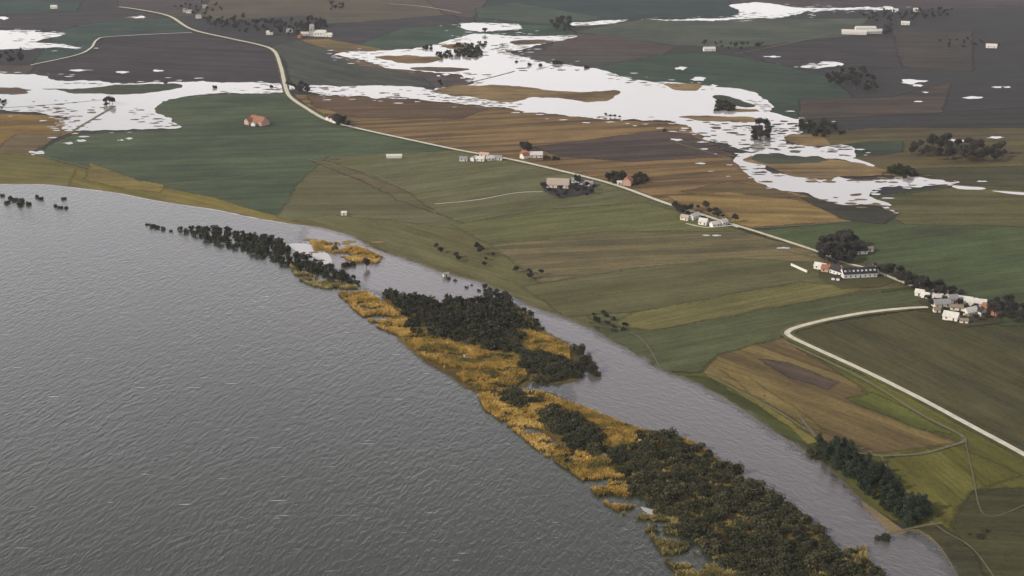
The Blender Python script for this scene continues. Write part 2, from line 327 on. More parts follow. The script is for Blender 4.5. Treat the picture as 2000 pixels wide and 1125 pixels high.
# ------------------------------------------------------------ water
lake_m = water_mat('ruffled_lake', (.034, .040, .028, 1), .12, .50, 2.5, R(74), foam=True)
chan_m = water_mat('channel_water', (.085, .08, .075, 1), .12, .34, 2.4, R(-58))
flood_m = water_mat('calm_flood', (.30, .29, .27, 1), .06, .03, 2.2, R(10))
mud_m = field_mat('mud', '#6a6048', '#8a7a58', 0, .4, .2, 10)
LAKE = [(0, 360), (80, 361), (150, 368), (230, 378), (290, 390), (350, 400), (430, 412), (490, 425), (560, 437), (620, 445), (680, 462), (730, 488), (800, 512), (870, 538), (930, 552), (980, 575), (1030, 600), (1080, 618), (1130, 636), (1190, 668), (1240, 695), (1290, 727), (1340, 745), (1400, 775), (1450, 805), (1500, 840), (1560, 880), (1620, 920), (1670, 970), (1720, 1020), (1745, 1043), (1790, 1040), (1830, 1070), (1865, 1125), (1900, 1200), (1950, 1400)]
lw = [Vector((-3500, P(0, 360).y + 250, 0)), Vector((-1400, P(0, 360).y + 60, 0))] + [P(x, y) for x, y in LAKE] + [Vector((260, -300, 0)), Vector((-3500, -900, 0))]
def poly_flat(name, q, z, mat, amp, step, kind='structure', seed=3.3): return sheet(name, None, z, mat, step, amp, True, kind, seed, world=q)
bank = [p + Vector((1.2, 2.2, 0)) for p in lw]
poly_flat('shore', bank, ZW - .03, mud_m, 1.0, 6)
poly_flat('lake', [p.copy() for p in lw], ZW, lake_m, 1.0, 6)
CH = [(600, 446), (630, 449), (680, 462), (730, 488), (800, 512), (870, 538), (930, 552), (980, 575), (1030, 600), (1080, 618), (1130, 636), (1190, 668), (1240, 695), (1290, 727), (1340, 745), (1400, 775), (1450, 805), (1500, 840), (1560, 880), (1620, 920), (1670, 970), (1720, 1020), (1790, 1050), (1830, 1080), (1860, 1125), (1890, 1250), (1780, 1250), (1600, 1060), (1420, 930), (1240, 850), (1130, 800), (1100, 740), (1040, 700), (950, 640), (850, 600), (700, 560), (625, 505), (590, 480)]
feather('lake', CH, ZW + .012, feather_mat(chan_m, .1), 18, .6, smooth=True)
FZ = [0]
def flood(px, amp=3.0, z=ZW, rim=True):
    FZ[0] += 1; z = z + .0006 * FZ[0]
    s = random.random() * 40
    pts = [P(x, y) for x, y in px]
    if rim: EDGES.append(pts)
    return sheet('flood_water', px, z, flood_m, 4, amp, True, 'structure', s, wild=True)
EDGES = []
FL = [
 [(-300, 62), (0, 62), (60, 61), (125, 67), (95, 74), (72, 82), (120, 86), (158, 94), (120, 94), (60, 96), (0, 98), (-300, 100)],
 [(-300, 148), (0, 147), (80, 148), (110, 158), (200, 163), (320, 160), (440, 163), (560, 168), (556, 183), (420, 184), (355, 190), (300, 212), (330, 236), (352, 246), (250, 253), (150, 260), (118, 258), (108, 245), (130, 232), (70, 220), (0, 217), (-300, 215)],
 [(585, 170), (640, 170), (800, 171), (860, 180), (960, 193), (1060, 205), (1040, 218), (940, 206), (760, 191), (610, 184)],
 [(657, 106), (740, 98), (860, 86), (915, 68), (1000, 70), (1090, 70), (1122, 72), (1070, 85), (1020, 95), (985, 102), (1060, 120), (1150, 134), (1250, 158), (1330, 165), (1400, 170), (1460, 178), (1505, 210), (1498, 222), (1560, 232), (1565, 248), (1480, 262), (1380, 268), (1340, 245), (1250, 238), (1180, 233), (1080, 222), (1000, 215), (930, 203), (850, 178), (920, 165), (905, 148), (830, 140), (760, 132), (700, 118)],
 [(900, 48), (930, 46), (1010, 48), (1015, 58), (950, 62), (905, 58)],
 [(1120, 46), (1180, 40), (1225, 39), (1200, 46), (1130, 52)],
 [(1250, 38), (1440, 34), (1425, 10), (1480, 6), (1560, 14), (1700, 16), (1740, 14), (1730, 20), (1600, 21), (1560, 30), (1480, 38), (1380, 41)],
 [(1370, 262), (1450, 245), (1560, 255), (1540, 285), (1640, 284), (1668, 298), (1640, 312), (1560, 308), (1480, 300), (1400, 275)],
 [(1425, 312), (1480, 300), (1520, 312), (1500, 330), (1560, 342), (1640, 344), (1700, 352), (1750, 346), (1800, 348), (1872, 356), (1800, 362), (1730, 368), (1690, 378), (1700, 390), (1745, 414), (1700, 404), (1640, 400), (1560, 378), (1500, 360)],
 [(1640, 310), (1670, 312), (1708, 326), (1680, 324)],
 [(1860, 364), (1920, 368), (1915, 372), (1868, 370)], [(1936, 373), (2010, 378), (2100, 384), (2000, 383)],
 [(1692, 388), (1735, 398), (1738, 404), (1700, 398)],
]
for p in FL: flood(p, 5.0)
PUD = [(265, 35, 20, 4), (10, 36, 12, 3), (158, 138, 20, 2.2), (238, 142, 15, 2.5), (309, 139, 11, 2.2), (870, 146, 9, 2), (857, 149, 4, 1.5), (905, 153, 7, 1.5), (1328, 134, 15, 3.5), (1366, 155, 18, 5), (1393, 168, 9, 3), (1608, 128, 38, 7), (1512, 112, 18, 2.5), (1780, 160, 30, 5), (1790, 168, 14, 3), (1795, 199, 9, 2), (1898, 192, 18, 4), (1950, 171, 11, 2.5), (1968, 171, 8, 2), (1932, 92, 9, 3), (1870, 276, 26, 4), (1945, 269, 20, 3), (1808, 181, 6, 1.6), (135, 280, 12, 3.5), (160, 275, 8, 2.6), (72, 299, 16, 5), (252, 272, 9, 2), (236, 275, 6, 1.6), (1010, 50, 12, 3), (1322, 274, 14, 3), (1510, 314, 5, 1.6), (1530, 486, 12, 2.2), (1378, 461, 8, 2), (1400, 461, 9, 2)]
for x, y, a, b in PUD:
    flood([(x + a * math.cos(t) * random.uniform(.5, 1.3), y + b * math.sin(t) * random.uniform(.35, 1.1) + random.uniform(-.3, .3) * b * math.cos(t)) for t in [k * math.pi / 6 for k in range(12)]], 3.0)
# land rising out of the flood
ochre = field_mat('marsh_grass', '#6e5c44', '#97805c', 0, .5, .2, 10)
grn_is = field_mat('wet_grass', '#3e4a42', '#4a5448', 0, .5, .2, 10)
brn_is = field_mat('wet_brown', '#5a4f4a', '#6e604c', 0, .5, .2, 10)
ISL = [
 ([(85, 175), (180, 172), (320, 164), (348, 168), (340, 174), (250, 185), (180, 184), (120, 178)], grn_is),
 ([(-200, 174), (40, 175), (55, 180), (30, 187), (-200, 188)], brn_is),
 ([(730, 112), (780, 109), (860, 114), (840, 122), (780, 124)], ochre),
 ([(800, 133), (860, 131), (915, 134), (890, 139), (830, 138)], brn_is),
 ([(850, 180), (880, 168), (960, 168), (1080, 176), (1140, 180), (1205, 178), (1212, 186), (1170, 200), (1120, 196), (1060, 193), (1000, 202), (930, 192)], ochre),
 ([(1302, 166), (1360, 165), (1372, 170), (1360, 179), (1320, 178)], ochre),
 ([(1388, 190), (1420, 188), (1475, 208), (1440, 208)], grn_is), ([(1430, 214), (1480, 216), (1475, 220), (1432, 220)], ochre),
 ([(1330, 232), (1380, 228), (1470, 232), (1490, 240), (1400, 240)], ochre),
 ([(1530, 268), (1590, 264), (1620, 284), (1560, 284)], ochre),
 ([(1455, 315), (1500, 304), (1600, 312), (1640, 316), (1740, 334), (1700, 342), (1560, 345), (1500, 328)], ochre),
 ([(1462, 310), (1500, 303), (1605, 311), (1590, 318), (1500, 322)], grn_is),
 ([(860, 90), (900, 86), (915, 92), (880, 96)], ochre), ([(1660, 381), (1682, 379), (1680, 383), (1664, 384)], brn_is),
 ([(1000, 80), (1060, 78), (1080, 84), (1010, 88)], brn_is),
]
for i, (px, m) in enumerate(ISL): sheet('ground', px, ZW + .05 + i * .004, m, 4, 4.0, True, wild=True)
# hummocks inside and puddles outside every flood margin
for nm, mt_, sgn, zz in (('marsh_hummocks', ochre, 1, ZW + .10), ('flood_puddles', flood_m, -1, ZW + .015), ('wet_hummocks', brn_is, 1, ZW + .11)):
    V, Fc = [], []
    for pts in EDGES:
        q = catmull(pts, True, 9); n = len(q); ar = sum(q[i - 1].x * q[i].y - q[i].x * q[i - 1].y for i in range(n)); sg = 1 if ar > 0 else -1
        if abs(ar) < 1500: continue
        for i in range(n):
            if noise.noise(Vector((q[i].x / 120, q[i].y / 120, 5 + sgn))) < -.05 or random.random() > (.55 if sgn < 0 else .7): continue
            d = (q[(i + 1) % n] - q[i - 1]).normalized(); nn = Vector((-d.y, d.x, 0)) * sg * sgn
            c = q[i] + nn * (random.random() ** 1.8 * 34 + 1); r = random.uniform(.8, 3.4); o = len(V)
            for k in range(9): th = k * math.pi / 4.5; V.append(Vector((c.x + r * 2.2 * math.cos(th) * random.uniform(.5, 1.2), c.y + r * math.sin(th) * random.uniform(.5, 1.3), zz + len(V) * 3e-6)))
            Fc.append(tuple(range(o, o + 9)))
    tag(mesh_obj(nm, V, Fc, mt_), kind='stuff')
# broken reed edges and tussocks standing in the shallows
for (x0, y0, x1, y1, n, m) in ((1370, 235, 1560, 300, 70, brn_is), (1580, 340, 1760, 360, 36, ochre), (60, 195, 200, 222, 22, brn_is), (1000, 128, 1130, 142, 16, brn_is), (590, 470, 740, 520, 14, ochre), (110, 222, 170, 250, 18, ochre), (700, 176, 860, 188, 10, brn_is), (860, 92, 990, 110, 20, brn_is), (960, 86, 1000, 112, 16, brn_is)):
    for k in range(n):
        c = P(random.uniform(x0, x1), random.uniform(y0, y1)); r = random.uniform(1.0, 4.2)
        sheet('ground', None, ZW + .12 + k * .0015, m, 2, .5, True, world=[c + Vector((r * 1.7 * math.cos(t) * random.uniform(.6, 1.2), r * math.sin(t) * random.uniform(.6, 1.2), 0)) for t in [q * math.pi / 3 for q in range(6)]])
surf_m = simple_mat('surf', (.42, .41, .39, 1), .6, .2, .5)
ribbon('surf', [(x, y + .8) for x, y in [(-40, 361)] + LAKE[1:9]], 1.3, ZW + .03, surf_m, 1.9)
# ------------------------------------------------------------ roads and tracks
road_m = simple_mat('pale_road', (.45, .42, .33, 1), .9, .16, .25)
track_m = simple_mat('sandy_track', (.105, .092, .055, 1), .95, .25, .3)
verge_m = field_mat('verge', '#5a5840', '#6c683f', 0, .3, .2, 8)
main = [(232, 14), (275, 20), (330, 32), (375, 58), (450, 76), (505, 88), (535, 100), (548, 130), (556, 165), (565, 188), (590, 207), (640, 236), (700, 252), (800, 274), (900, 295), (1000, 313), (1100, 336), (1200, 362), (1300, 398), (1400, 430), (1500, 461), (1600, 494), (1640, 512), (1700, 528), (1780, 560)]
ribbon('verge', main, 9, ZW + .20, verge_m, .5); ribbon('road', main[:20], 4.8, ZW + .26, road_m)
ribbon('road', main[19:], 3.6, ZW + .25, road_m)
farm = [(1812, 602), (1780, 603), (1700, 611), (1620, 625), (1560, 640), (1538, 650), (1545, 660), (1600, 686), (1700, 732), (1800, 782), (1900, 836), (2000, 890), (2100, 950), (2300, 1070)]
ribbon('verge', farm, 10, ZW + .20, verge_m, .4); ribbon('road', farm, 4.0, ZW + .26, road_m, .08)
for pts, wd, m in (([(60, 128), (150, 108), (178, 94), (190, 78), (220, 72), (375, 64)], 3.6, road_m), ([(1720, 893), (1800, 888), (1850, 875), (1885, 862), (1870, 848), (1800, 812), (1700, 750), (1600, 700), (1530, 668)], 2.2, track_m), ([(1560, 812), (1600, 862), (1640, 880), (1720, 893)], 2.0, track_m),
                  ([(135, 262), (170, 240), (225, 208)], 3.4, track_m), ([(850, 400), (930, 392), (1010, 378), (1060, 376)], 1.6, road_m), ([(760, 8), (830, 14), (900, 26)], 2.5, road_m), ([(1435, 106), (1520, 90), (1620, 68)], 3.0, track_m),
                  ([(840, 180), (900, 166), (960, 152), (1005, 140)], 2.6, track_m), ([(1530, 490), (1700, 530), (1800, 572)], 2.2, track_m), ([(1430, 445), (1500, 446), (1660, 434)], 1.6, track_m), ([(1320, 280), (1380, 298), (1430, 312)], 2.2, track_m), ([(1340, 438), (1380, 446), (1430, 442), (1440, 446)], 2.4, road_m),
                  ([(1740, 1044), (1800, 1030), (1840, 1024)], 1.8, track_m), ([(1720, 893), (1760, 960), (1830, 1030), (1900, 1075), (1960, 1160)], .9, track_m), ([(1885, 862), (1900, 930), (1925, 1010), (2010, 985)], .7, track_m), ([(60, 300), (190, 334), (300, 364)], 1.8, track_m), ([(600, 312), (650, 322), (730, 342), (800, 376)], 2.2, track_m), ([(1130, 634), (1240, 655), (1290, 720)], 1.0, track_m), ([(1380, 735), (1500, 795), (1580, 845)], 1.4, track_m), ([(0, 212), (90, 206), (200, 196)], 1.5, track_m), ([(320, 362), (420, 352), (500, 342)], 1.2, track_m)):
    ribbon('track', pts, wd, ZW + .21 + random.random() * .03, m, .4)
sheet('shore', [(1680, 978), (1700, 990), (1730, 1012), (1760, 1034), (1772, 1040), (1745, 1046), (1722, 1026), (1692, 996)], ZW + .05, field_mat('sand', '#6e6450', '#8a7a5c', 0, .4, .2), 3, .8, True)
sheet('yard', [(1055, 358), (1110, 352), (1160, 358), (1158, 378), (1090, 388), (1065, 376)], ZW + .22, field_mat('yard', '#454449', '#55505a', 0, .4, .2), 6, 1, False)
sheet('yard', [(1600, 524), (1700, 512), (1760, 545), (1720, 562), (1640, 566), (1600, 545)], ZW + .21, field_mat('yard_b', '#5a583c', '#66603f', 0, .4, .2), 6, 1, False)
sheet('yard', [(1790, 590), (1820, 570), (1950, 600), (1960, 632), (1880, 640), (1830, 618)], ZW + .215, field_mat('yard_c', '#474a3a', '#5f5a48', 0, .4, .2), 6, 1, False)

# ------------------------------------------------------------ plants
def leaf_mat(name, a, b_, c, sc=.5, wt=1.0):
    m = bpy.data.materials.new(name); m.use_nodes = True; t = m.node_tree; b = t.nodes['Principled BSDF']; l = t.links.new
    b.inputs['Roughness'].default_value = .9; b.inputs['Specular IOR Level'].default_value = .1
    ge = nd(t, 'ShaderNodeNewGeometry'); oi = nd(t, 'ShaderNodeObjectInfo'); tcn = nd(t, 'ShaderNodeTexCoord')
    n = nd(t, 'ShaderNodeTexNoise'); n.inputs['Scale'].default_value = sc; n.inputs['Detail'].default_value = 3 if sc < .5 else 2; l(tcn.outputs['Object'], n.inputs['Vector'])
    r = nd(t, 'ShaderNodeValToRGB'); r.color_ramp.elements[0].color = (*a, 1); r.color_ramp.elements[1].color = (*c, 1)
    e = r.color_ramp.elements.new(.5); e.color = (*b_, 1)
    x = nd(t, 'ShaderNodeMath', operation='MULTIPLY_ADD'); l(ge.outputs['Random Per Island'], x.inputs[0]); x.inputs[1].default_value = .45; 
    y = nd(t, 'ShaderNodeMath', operation='MULTIPLY_ADD'); l(oi.outputs['Random'], y.inputs[0]); y.inputs[1].default_value = .45; l(x.outputs[0], y.inputs[2])
    z = nd(t, 'ShaderNodeMath', operation='MULTIPLY_ADD'); l(n.outputs['Fac'], z.inputs[0]); z.inputs[1].default_value = wt; z.inputs[2].default_value = -.5 * wt + .05; l(z.outputs[0], x.inputs[2])
    l(y.outputs[0], r.inputs[0]); l(r.outputs[0], b.inputs['Base Color'])
    return m
WIL = leaf_mat('willow_twigs', (.020, .023, .013), (.042, .043, .022), (.095, .084, .040))
DEC = leaf_mat('bare_twigs', (.022, .023, .022), (.040, .038, .032), (.075, .066, .050))
CON = leaf_mat('dark_needles', (.014, .022, .014), (.026, .036, .022), (.050, .058, .030))
BARK = simple_mat('bark', (.07, .055, .04, 1), .9, .3, 2)
REED = leaf_mat('reed_gold', (.10, .095, .03), (.38, .24, .052), (.58, .41, .13), .09, 2.2)
REEDG = leaf_mat('reed_olive', (.09, .085, .035), (.24, .19, .065), (.50, .42, .19), .09, 2.2)
def leaf(V, Fc, c, s, rnd):
    n = Vector((rnd.gauss(0, 1), rnd.gauss(0, 1), rnd.gauss(.5, 1))).normalized(); t = n.orthogonal().normalized()
    a = rnd.random() * 6.28; u = t * math.cos(a) + n.cross(t) * math.sin(a); v = n.cross(u)
    s1 = s * rnd.uniform(.6, 1.3); s2 = s * rnd.uniform(.4, .9); k = len(V)
    V += [c - u * s1, c + v * s2, c + u * s1, c - v * s2]; Fc.append((k, k + 1, k + 2, k + 3))
def crown_mesh(name, mat, blobs, n, s, seed):
    rnd = random.Random(seed); V, Fc = [], []; tot = sum(b[1] ** 2 for b in blobs)
    for c, r, sz in blobs:
        c = Vector(c)
        for i in range(int(n * r * r / tot)):
            d = Vector((rnd.gauss(0, 1), rnd.gauss(0, 1), rnd.gauss(0, 1))).normalized()
            q = rnd.random() ** .45 * (1 + .22 * noise.noise(d * 2.2 + c))
            p = c + Vector((d.x * r * q, d.y * r * q, d.z * sz * q))
            if p.z < .1: p.z = rnd.random() * .6
            leaf(V, Fc, p, s, rnd)
    me = bpy.data.meshes.new(name); me.from_pydata([tuple(v) for v in V], [], Fc); me.materials.append(mat); return me
def limb(V, Fc, a, b, ra, rb, k=6):
    d = (b - a).normalized(); t = d.orthogonal().normalized(); u = d.cross(t); o = len(V)
    for p, r in ((a, ra), (b, rb)):
        for i in range(k): th = i * 2 * math.pi / k; V.append(p + t * r * math.cos(th) + u * r * math.sin(th))
    for i in range(k): j = (i + 1) % k; Fc.append((o + i, o + j, o + k + j, o + k + i))
    Fc.append(tuple(range(o + k, o + 2 * k)))
def trunk_mesh(name, blobs, h, r0, multi, seed):
    rnd = random.Random(seed); V, Fc = [], []
    if not multi: limb(V, Fc, Vector((0, 0, -.3)), Vector((0, 0, h)), r0, r0 * .6, 8)
    for c, r, sz in blobs:
        a = Vector((rnd.uniform(-.4, .4), rnd.uniform(-.4, .4), -.3)) if multi else Vector((0, 0, h * rnd.uniform(.75, 1)))
        limb(V, Fc, a, Vector(c) + Vector((0, 0, sz * .3)), r0 * .55, r0 * .15)
    me = bpy.data.meshes.new(name); me.from_pydata([tuple(v) for v in V], [], Fc); me.materials.append(BARK); return me
KINDS = {}
def make_kind(kind, mat, nvar, fn, n, s, multi, h, r0):
    KINDS[kind] = []
    for v in range(nvar):
        rnd = random.Random(hash(kind) % 1 + v * 17 + len(kind)); bl = fn(rnd)
        KINDS[kind].append((crown_mesh(kind + '_crown', mat, bl, n, s, v + 3), trunk_mesh(kind + '_trunk', bl, h, r0, multi, v + 5)))
def bl_bush(r):
    return [((r.uniform(-2.4, 2.4), r.uniform(-2.4, 2.4), r.uniform(1.4, 2.6)), r.uniform(1.5, 2.4), r.uniform(1.5, 2.3)) for _ in range(7)]
def bl_tree(r):
    o = [((0, 0, 7), 2.6, 3.2)]
    for k in range(7): a = k * .9 + r.random(); q = r.uniform(1.6, 3); o.append(((q * math.cos(a), q * math.sin(a), r.uniform(4.6, 8.6)), r.uniform(1.4, 2.3), r.uniform(1.3, 2.2)))
    return o
def bl_con(r):
    return [((r.uniform(-.9, .9), r.uniform(-.9, .9), 1.6 + k * 1.4), 3.0 - k * .32, 1.5) for k in range(6)]
make_kind('willow_bush', WIL, 6, bl_bush, 1500, .38, True, 0, .3)
make_kind('tree', DEC, 6, bl_tree, 1500, .42, False, 4.5, .35)
make_kind('fir_tree', CON, 3, bl_con, 1300, .36, False, 3, .25)
QUEUE = []
def plant(kind, loc, sc, label, cat, group=None, flat=1.0, keep=False):
    QUEUE.append((kind, loc, sc, label, cat, group, flat, keep))
def plant_now(kind, loc, sc, label, cat, group, flat):
    cm, tm = random.choice(KINDS[kind])
    root = empty(kind, loc, random.random() * 6.28, label, cat, group)
    root.scale = (sc, sc, sc * flat * random.uniform(.85, 1.15))
    for nm, me in (('crown', cm), ('stems' if kind == 'willow_bush' else 'trunk', tm)):
        o = bpy.data.objects.new(nm, me); C.objects.link(o); o.parent = root
    return root
def scatter(kind, px, gap, sc, label, group, cat=None, keep=1.0, flat=1.0, maxn=400, z=0.0):
    poly = [P(x, y) for x, y in px]; x0 = min(p.x for p in poly); x1 = max(p.x for p in poly); y0 = min(p.y for p in poly); y1 = max(p.y for p in poly)
    got = []
    for _ in range(int((x1 - x0) * (y1 - y0) / gap ** 2 * 14) + 60):
        p = Vector((random.uniform(x0, x1), random.uniform(y0, y1), z))
        if not inside(p, poly) or any((p - q).length < gap for q in got): continue
        got.append(p)
    got = [p for p in got if p.y > 572]
    got = [p for p in got if random.random() < keep][:maxn]
    for p in got: plant(kind, p, sc * random.choice((.7, .85, 1, 1, 1.1, 1.4)) * random.uniform(.9, 1.1), label, cat or {'willow_bush': 'bush', 'tree': 'tree', 'fir_tree': 'conifer'}[kind], group if len(got) > 1 else None, flat)
    return got
# scrub along the lake spit
B = 'willow_bush'; N = 0
TH = [
 ([(345, 448), (400, 446), (470, 458), (540, 470), (575, 498), (640, 520), (690, 545), (698, 556), (640, 548), (590, 530), (520, 506), (430, 478)], 5.4, 1.0, 'dark willow bush in the long thin thicket at the far tip of the spit', 'willow bushes of the far spit thicket'),
 ([(745, 575), (770, 578), (810, 592), (880, 598), (960, 588), (995, 598), (1000, 620), (1030, 640), (1010, 690), (950, 682), (880, 665), (800, 655), (800, 630), (770, 600)], 5.6, 1.3, 'dark willow bush in the dense thicket on the middle islet', 'willow bushes of the middle islet'),
 ([(1000, 605), (1030, 612), (1062, 648), (1040, 650), (1005, 630)], 5, .8, 'low brown bush on the channel edge north of the golden reeds', 'low bushes at the channel edge'),
 ([(1015, 690), (1060, 695), (1110, 715), (1130, 735), (1060, 745), (1025, 725)], 5.2, 1.35, 'olive bush in the clump south of the golden reed patch', 'bushes south of the golden reed patch'),
 ([(984, 774), (1010, 770), (1044, 790), (1020, 800), (990, 792)], 5, 1.15, 'dark bush at the narrow tip of the long reed island', 'bushes at the tip of the long reed island'),
 ([(1050, 800), (1085, 805), (1150, 835), (1170, 860), (1165, 890), (1130, 885), (1090, 850), (1045, 828)], 5.4, 1.35, 'dark bush among the bright pools of the long reed island', 'bushes among the bright pools'),
 ([(1185, 885), (1205, 875), (1235, 880), (1225, 910), (1190, 915)], 5.5, .95, 'dark bush on the near edge of the broad golden reed field', 'bushes on the near edge of the golden reeds'),
 ([(1245, 855), (1280, 848), (1335, 866), (1400, 905), (1440, 935), (1530, 985), (1600, 1040), (1660, 1100), (1730, 1240), (1480, 1240), (1450, 1120), (1330, 1040), (1300, 995), (1230, 960), (1215, 920), (1250, 890)], 5.9, 1.3, 'dark willow bush in the great thicket at the foot of the photo', 'willow bushes of the great foreground thicket'),
]
for px, gap, sc, lb, gr in TH: scatter(B, px, gap, sc, lb, gr, maxn=290, flat=.78)
def spots(kind, pts, label, group, cat=None, flat=1.0):
    for x, y, sc in pts: plant(kind, P(x, y), sc, label, cat or {'willow_bush': 'bush', 'tree': 'tree', 'fir_tree': 'conifer'}[kind], group if len(pts) > 1 else None, flat, True)
spots(B, [(1128, 692, 1.3), (1140, 712, 1.45), (1155, 728, 1.3), (1132, 725, 1.1), (1165, 735, .8)], 'tall rounded olive willow in the clump jutting into the channel', 'rounded willows jutting into the channel', flat=1.35)
spots(B, [(1437, 928, 1.25)], 'lone round dark bush on the channel side of the great thicket', None, flat=1.2)
spots(B, [(288, 440, .55), (298, 444, .7), (308, 446, .75), (320, 449, .6), (334, 453, .5)], 'small flooded bush trailing off the far end of the spit', 'small flooded bushes off the far spit end')
spots(B, [(5, 384, .6), (20, 389, .8), (30, 393, .8), (42, 395, .9), (55, 401, .8), (14, 398, .7), (38, 402, .9)], 'flooded bush standing in the lake at the left edge', 'flooded bushes at the left edge')
spots(B, [(72, 387, .7), (80, 390, .7)], 'flooded bush in the small pair beside the left edge group', 'pair of flooded bushes in the lake')
spots(B, [(124, 390, .6)], 'single flooded bush nearest the meadow shore', None)
spots(B, [(108, 404, .6), (118, 407, .7), (128, 408, .6)], 'low flooded bush in the short row farther out in the lake', 'short row of flooded bushes')
spots(B, [(654, 489, 1.0)], 'small dark bush in the middle of the small orange reed islet', None)
spots(B, [(675, 522, .9), (688, 520, .9)], 'dark bush at the near end of the small orange reed islet', 'bushes at the near end of the reed islet')
spots('tree', [(716, 524, .8)], 'dark bare tree standing in the water beside the small orange islet', None)
scatter('fir_tree', [(1588, 868), (1650, 872), (1690, 900), (1755, 950), (1812, 1008), (1775, 1030), (1715, 990), (1660, 935), (1610, 898)], 4.6, .95, 'dark conifer in the dense row along the right hand lake bank', 'conifers along the right hand bank', flat=.75, maxn=150)
spots(B, [(1583, 888, .8), (1590, 896, .6), (1600, 880, .9)], 'pale ragged bush leaning over the water at the conifer row', 'bushes at the water end of the conifer row')
spots(B, [(1725, 1056, .9)], 'dark bush in the water off the sandy point', None)
spots(B, [(1690, 1110, 1.0), (1665, 1085, .9), (1715, 1122, .9)], 'yellowish bush on the channel side corner of the great thicket', 'yellowish bushes at the thicket corner')
scatter(B, [(1890, 1046), (1930, 1040), (1936, 1050), (1896, 1056)], 5, .6, 'low dark bush in the meadow at the lower right', 'low bushes in the lower right meadow')
scatter('tree', [(940, 568), (965, 572), (1000, 590), (995, 600), (960, 592)], 5, .7, 'bare tree on the bank where the spit meets the fields', 'bare trees at the foot of the spit')
scatter('willow_bush', [(870, 545), (930, 560), (995, 592), (985, 595), (920, 568)], 6, .5, 'low bush on the field bank above the channel', 'low bushes on the field bank', keep=.7)
scatter('tree', [(845, 486), (900, 478), (960, 496), (1040, 530), (1090, 552), (1060, 556), (980, 528), (880, 512)], 9, .6, 'bare tree in the loose copse in the damp meadow above the channel', 'bare trees in the damp meadow copse', keep=.4)
scatter(B, [(1140, 614), (1180, 612), (1235, 645), (1240, 655), (1200, 650)], 7, .7, 'grey bush in the hollow between the meadow and the yellow field', 'bushes in the meadow hollow')
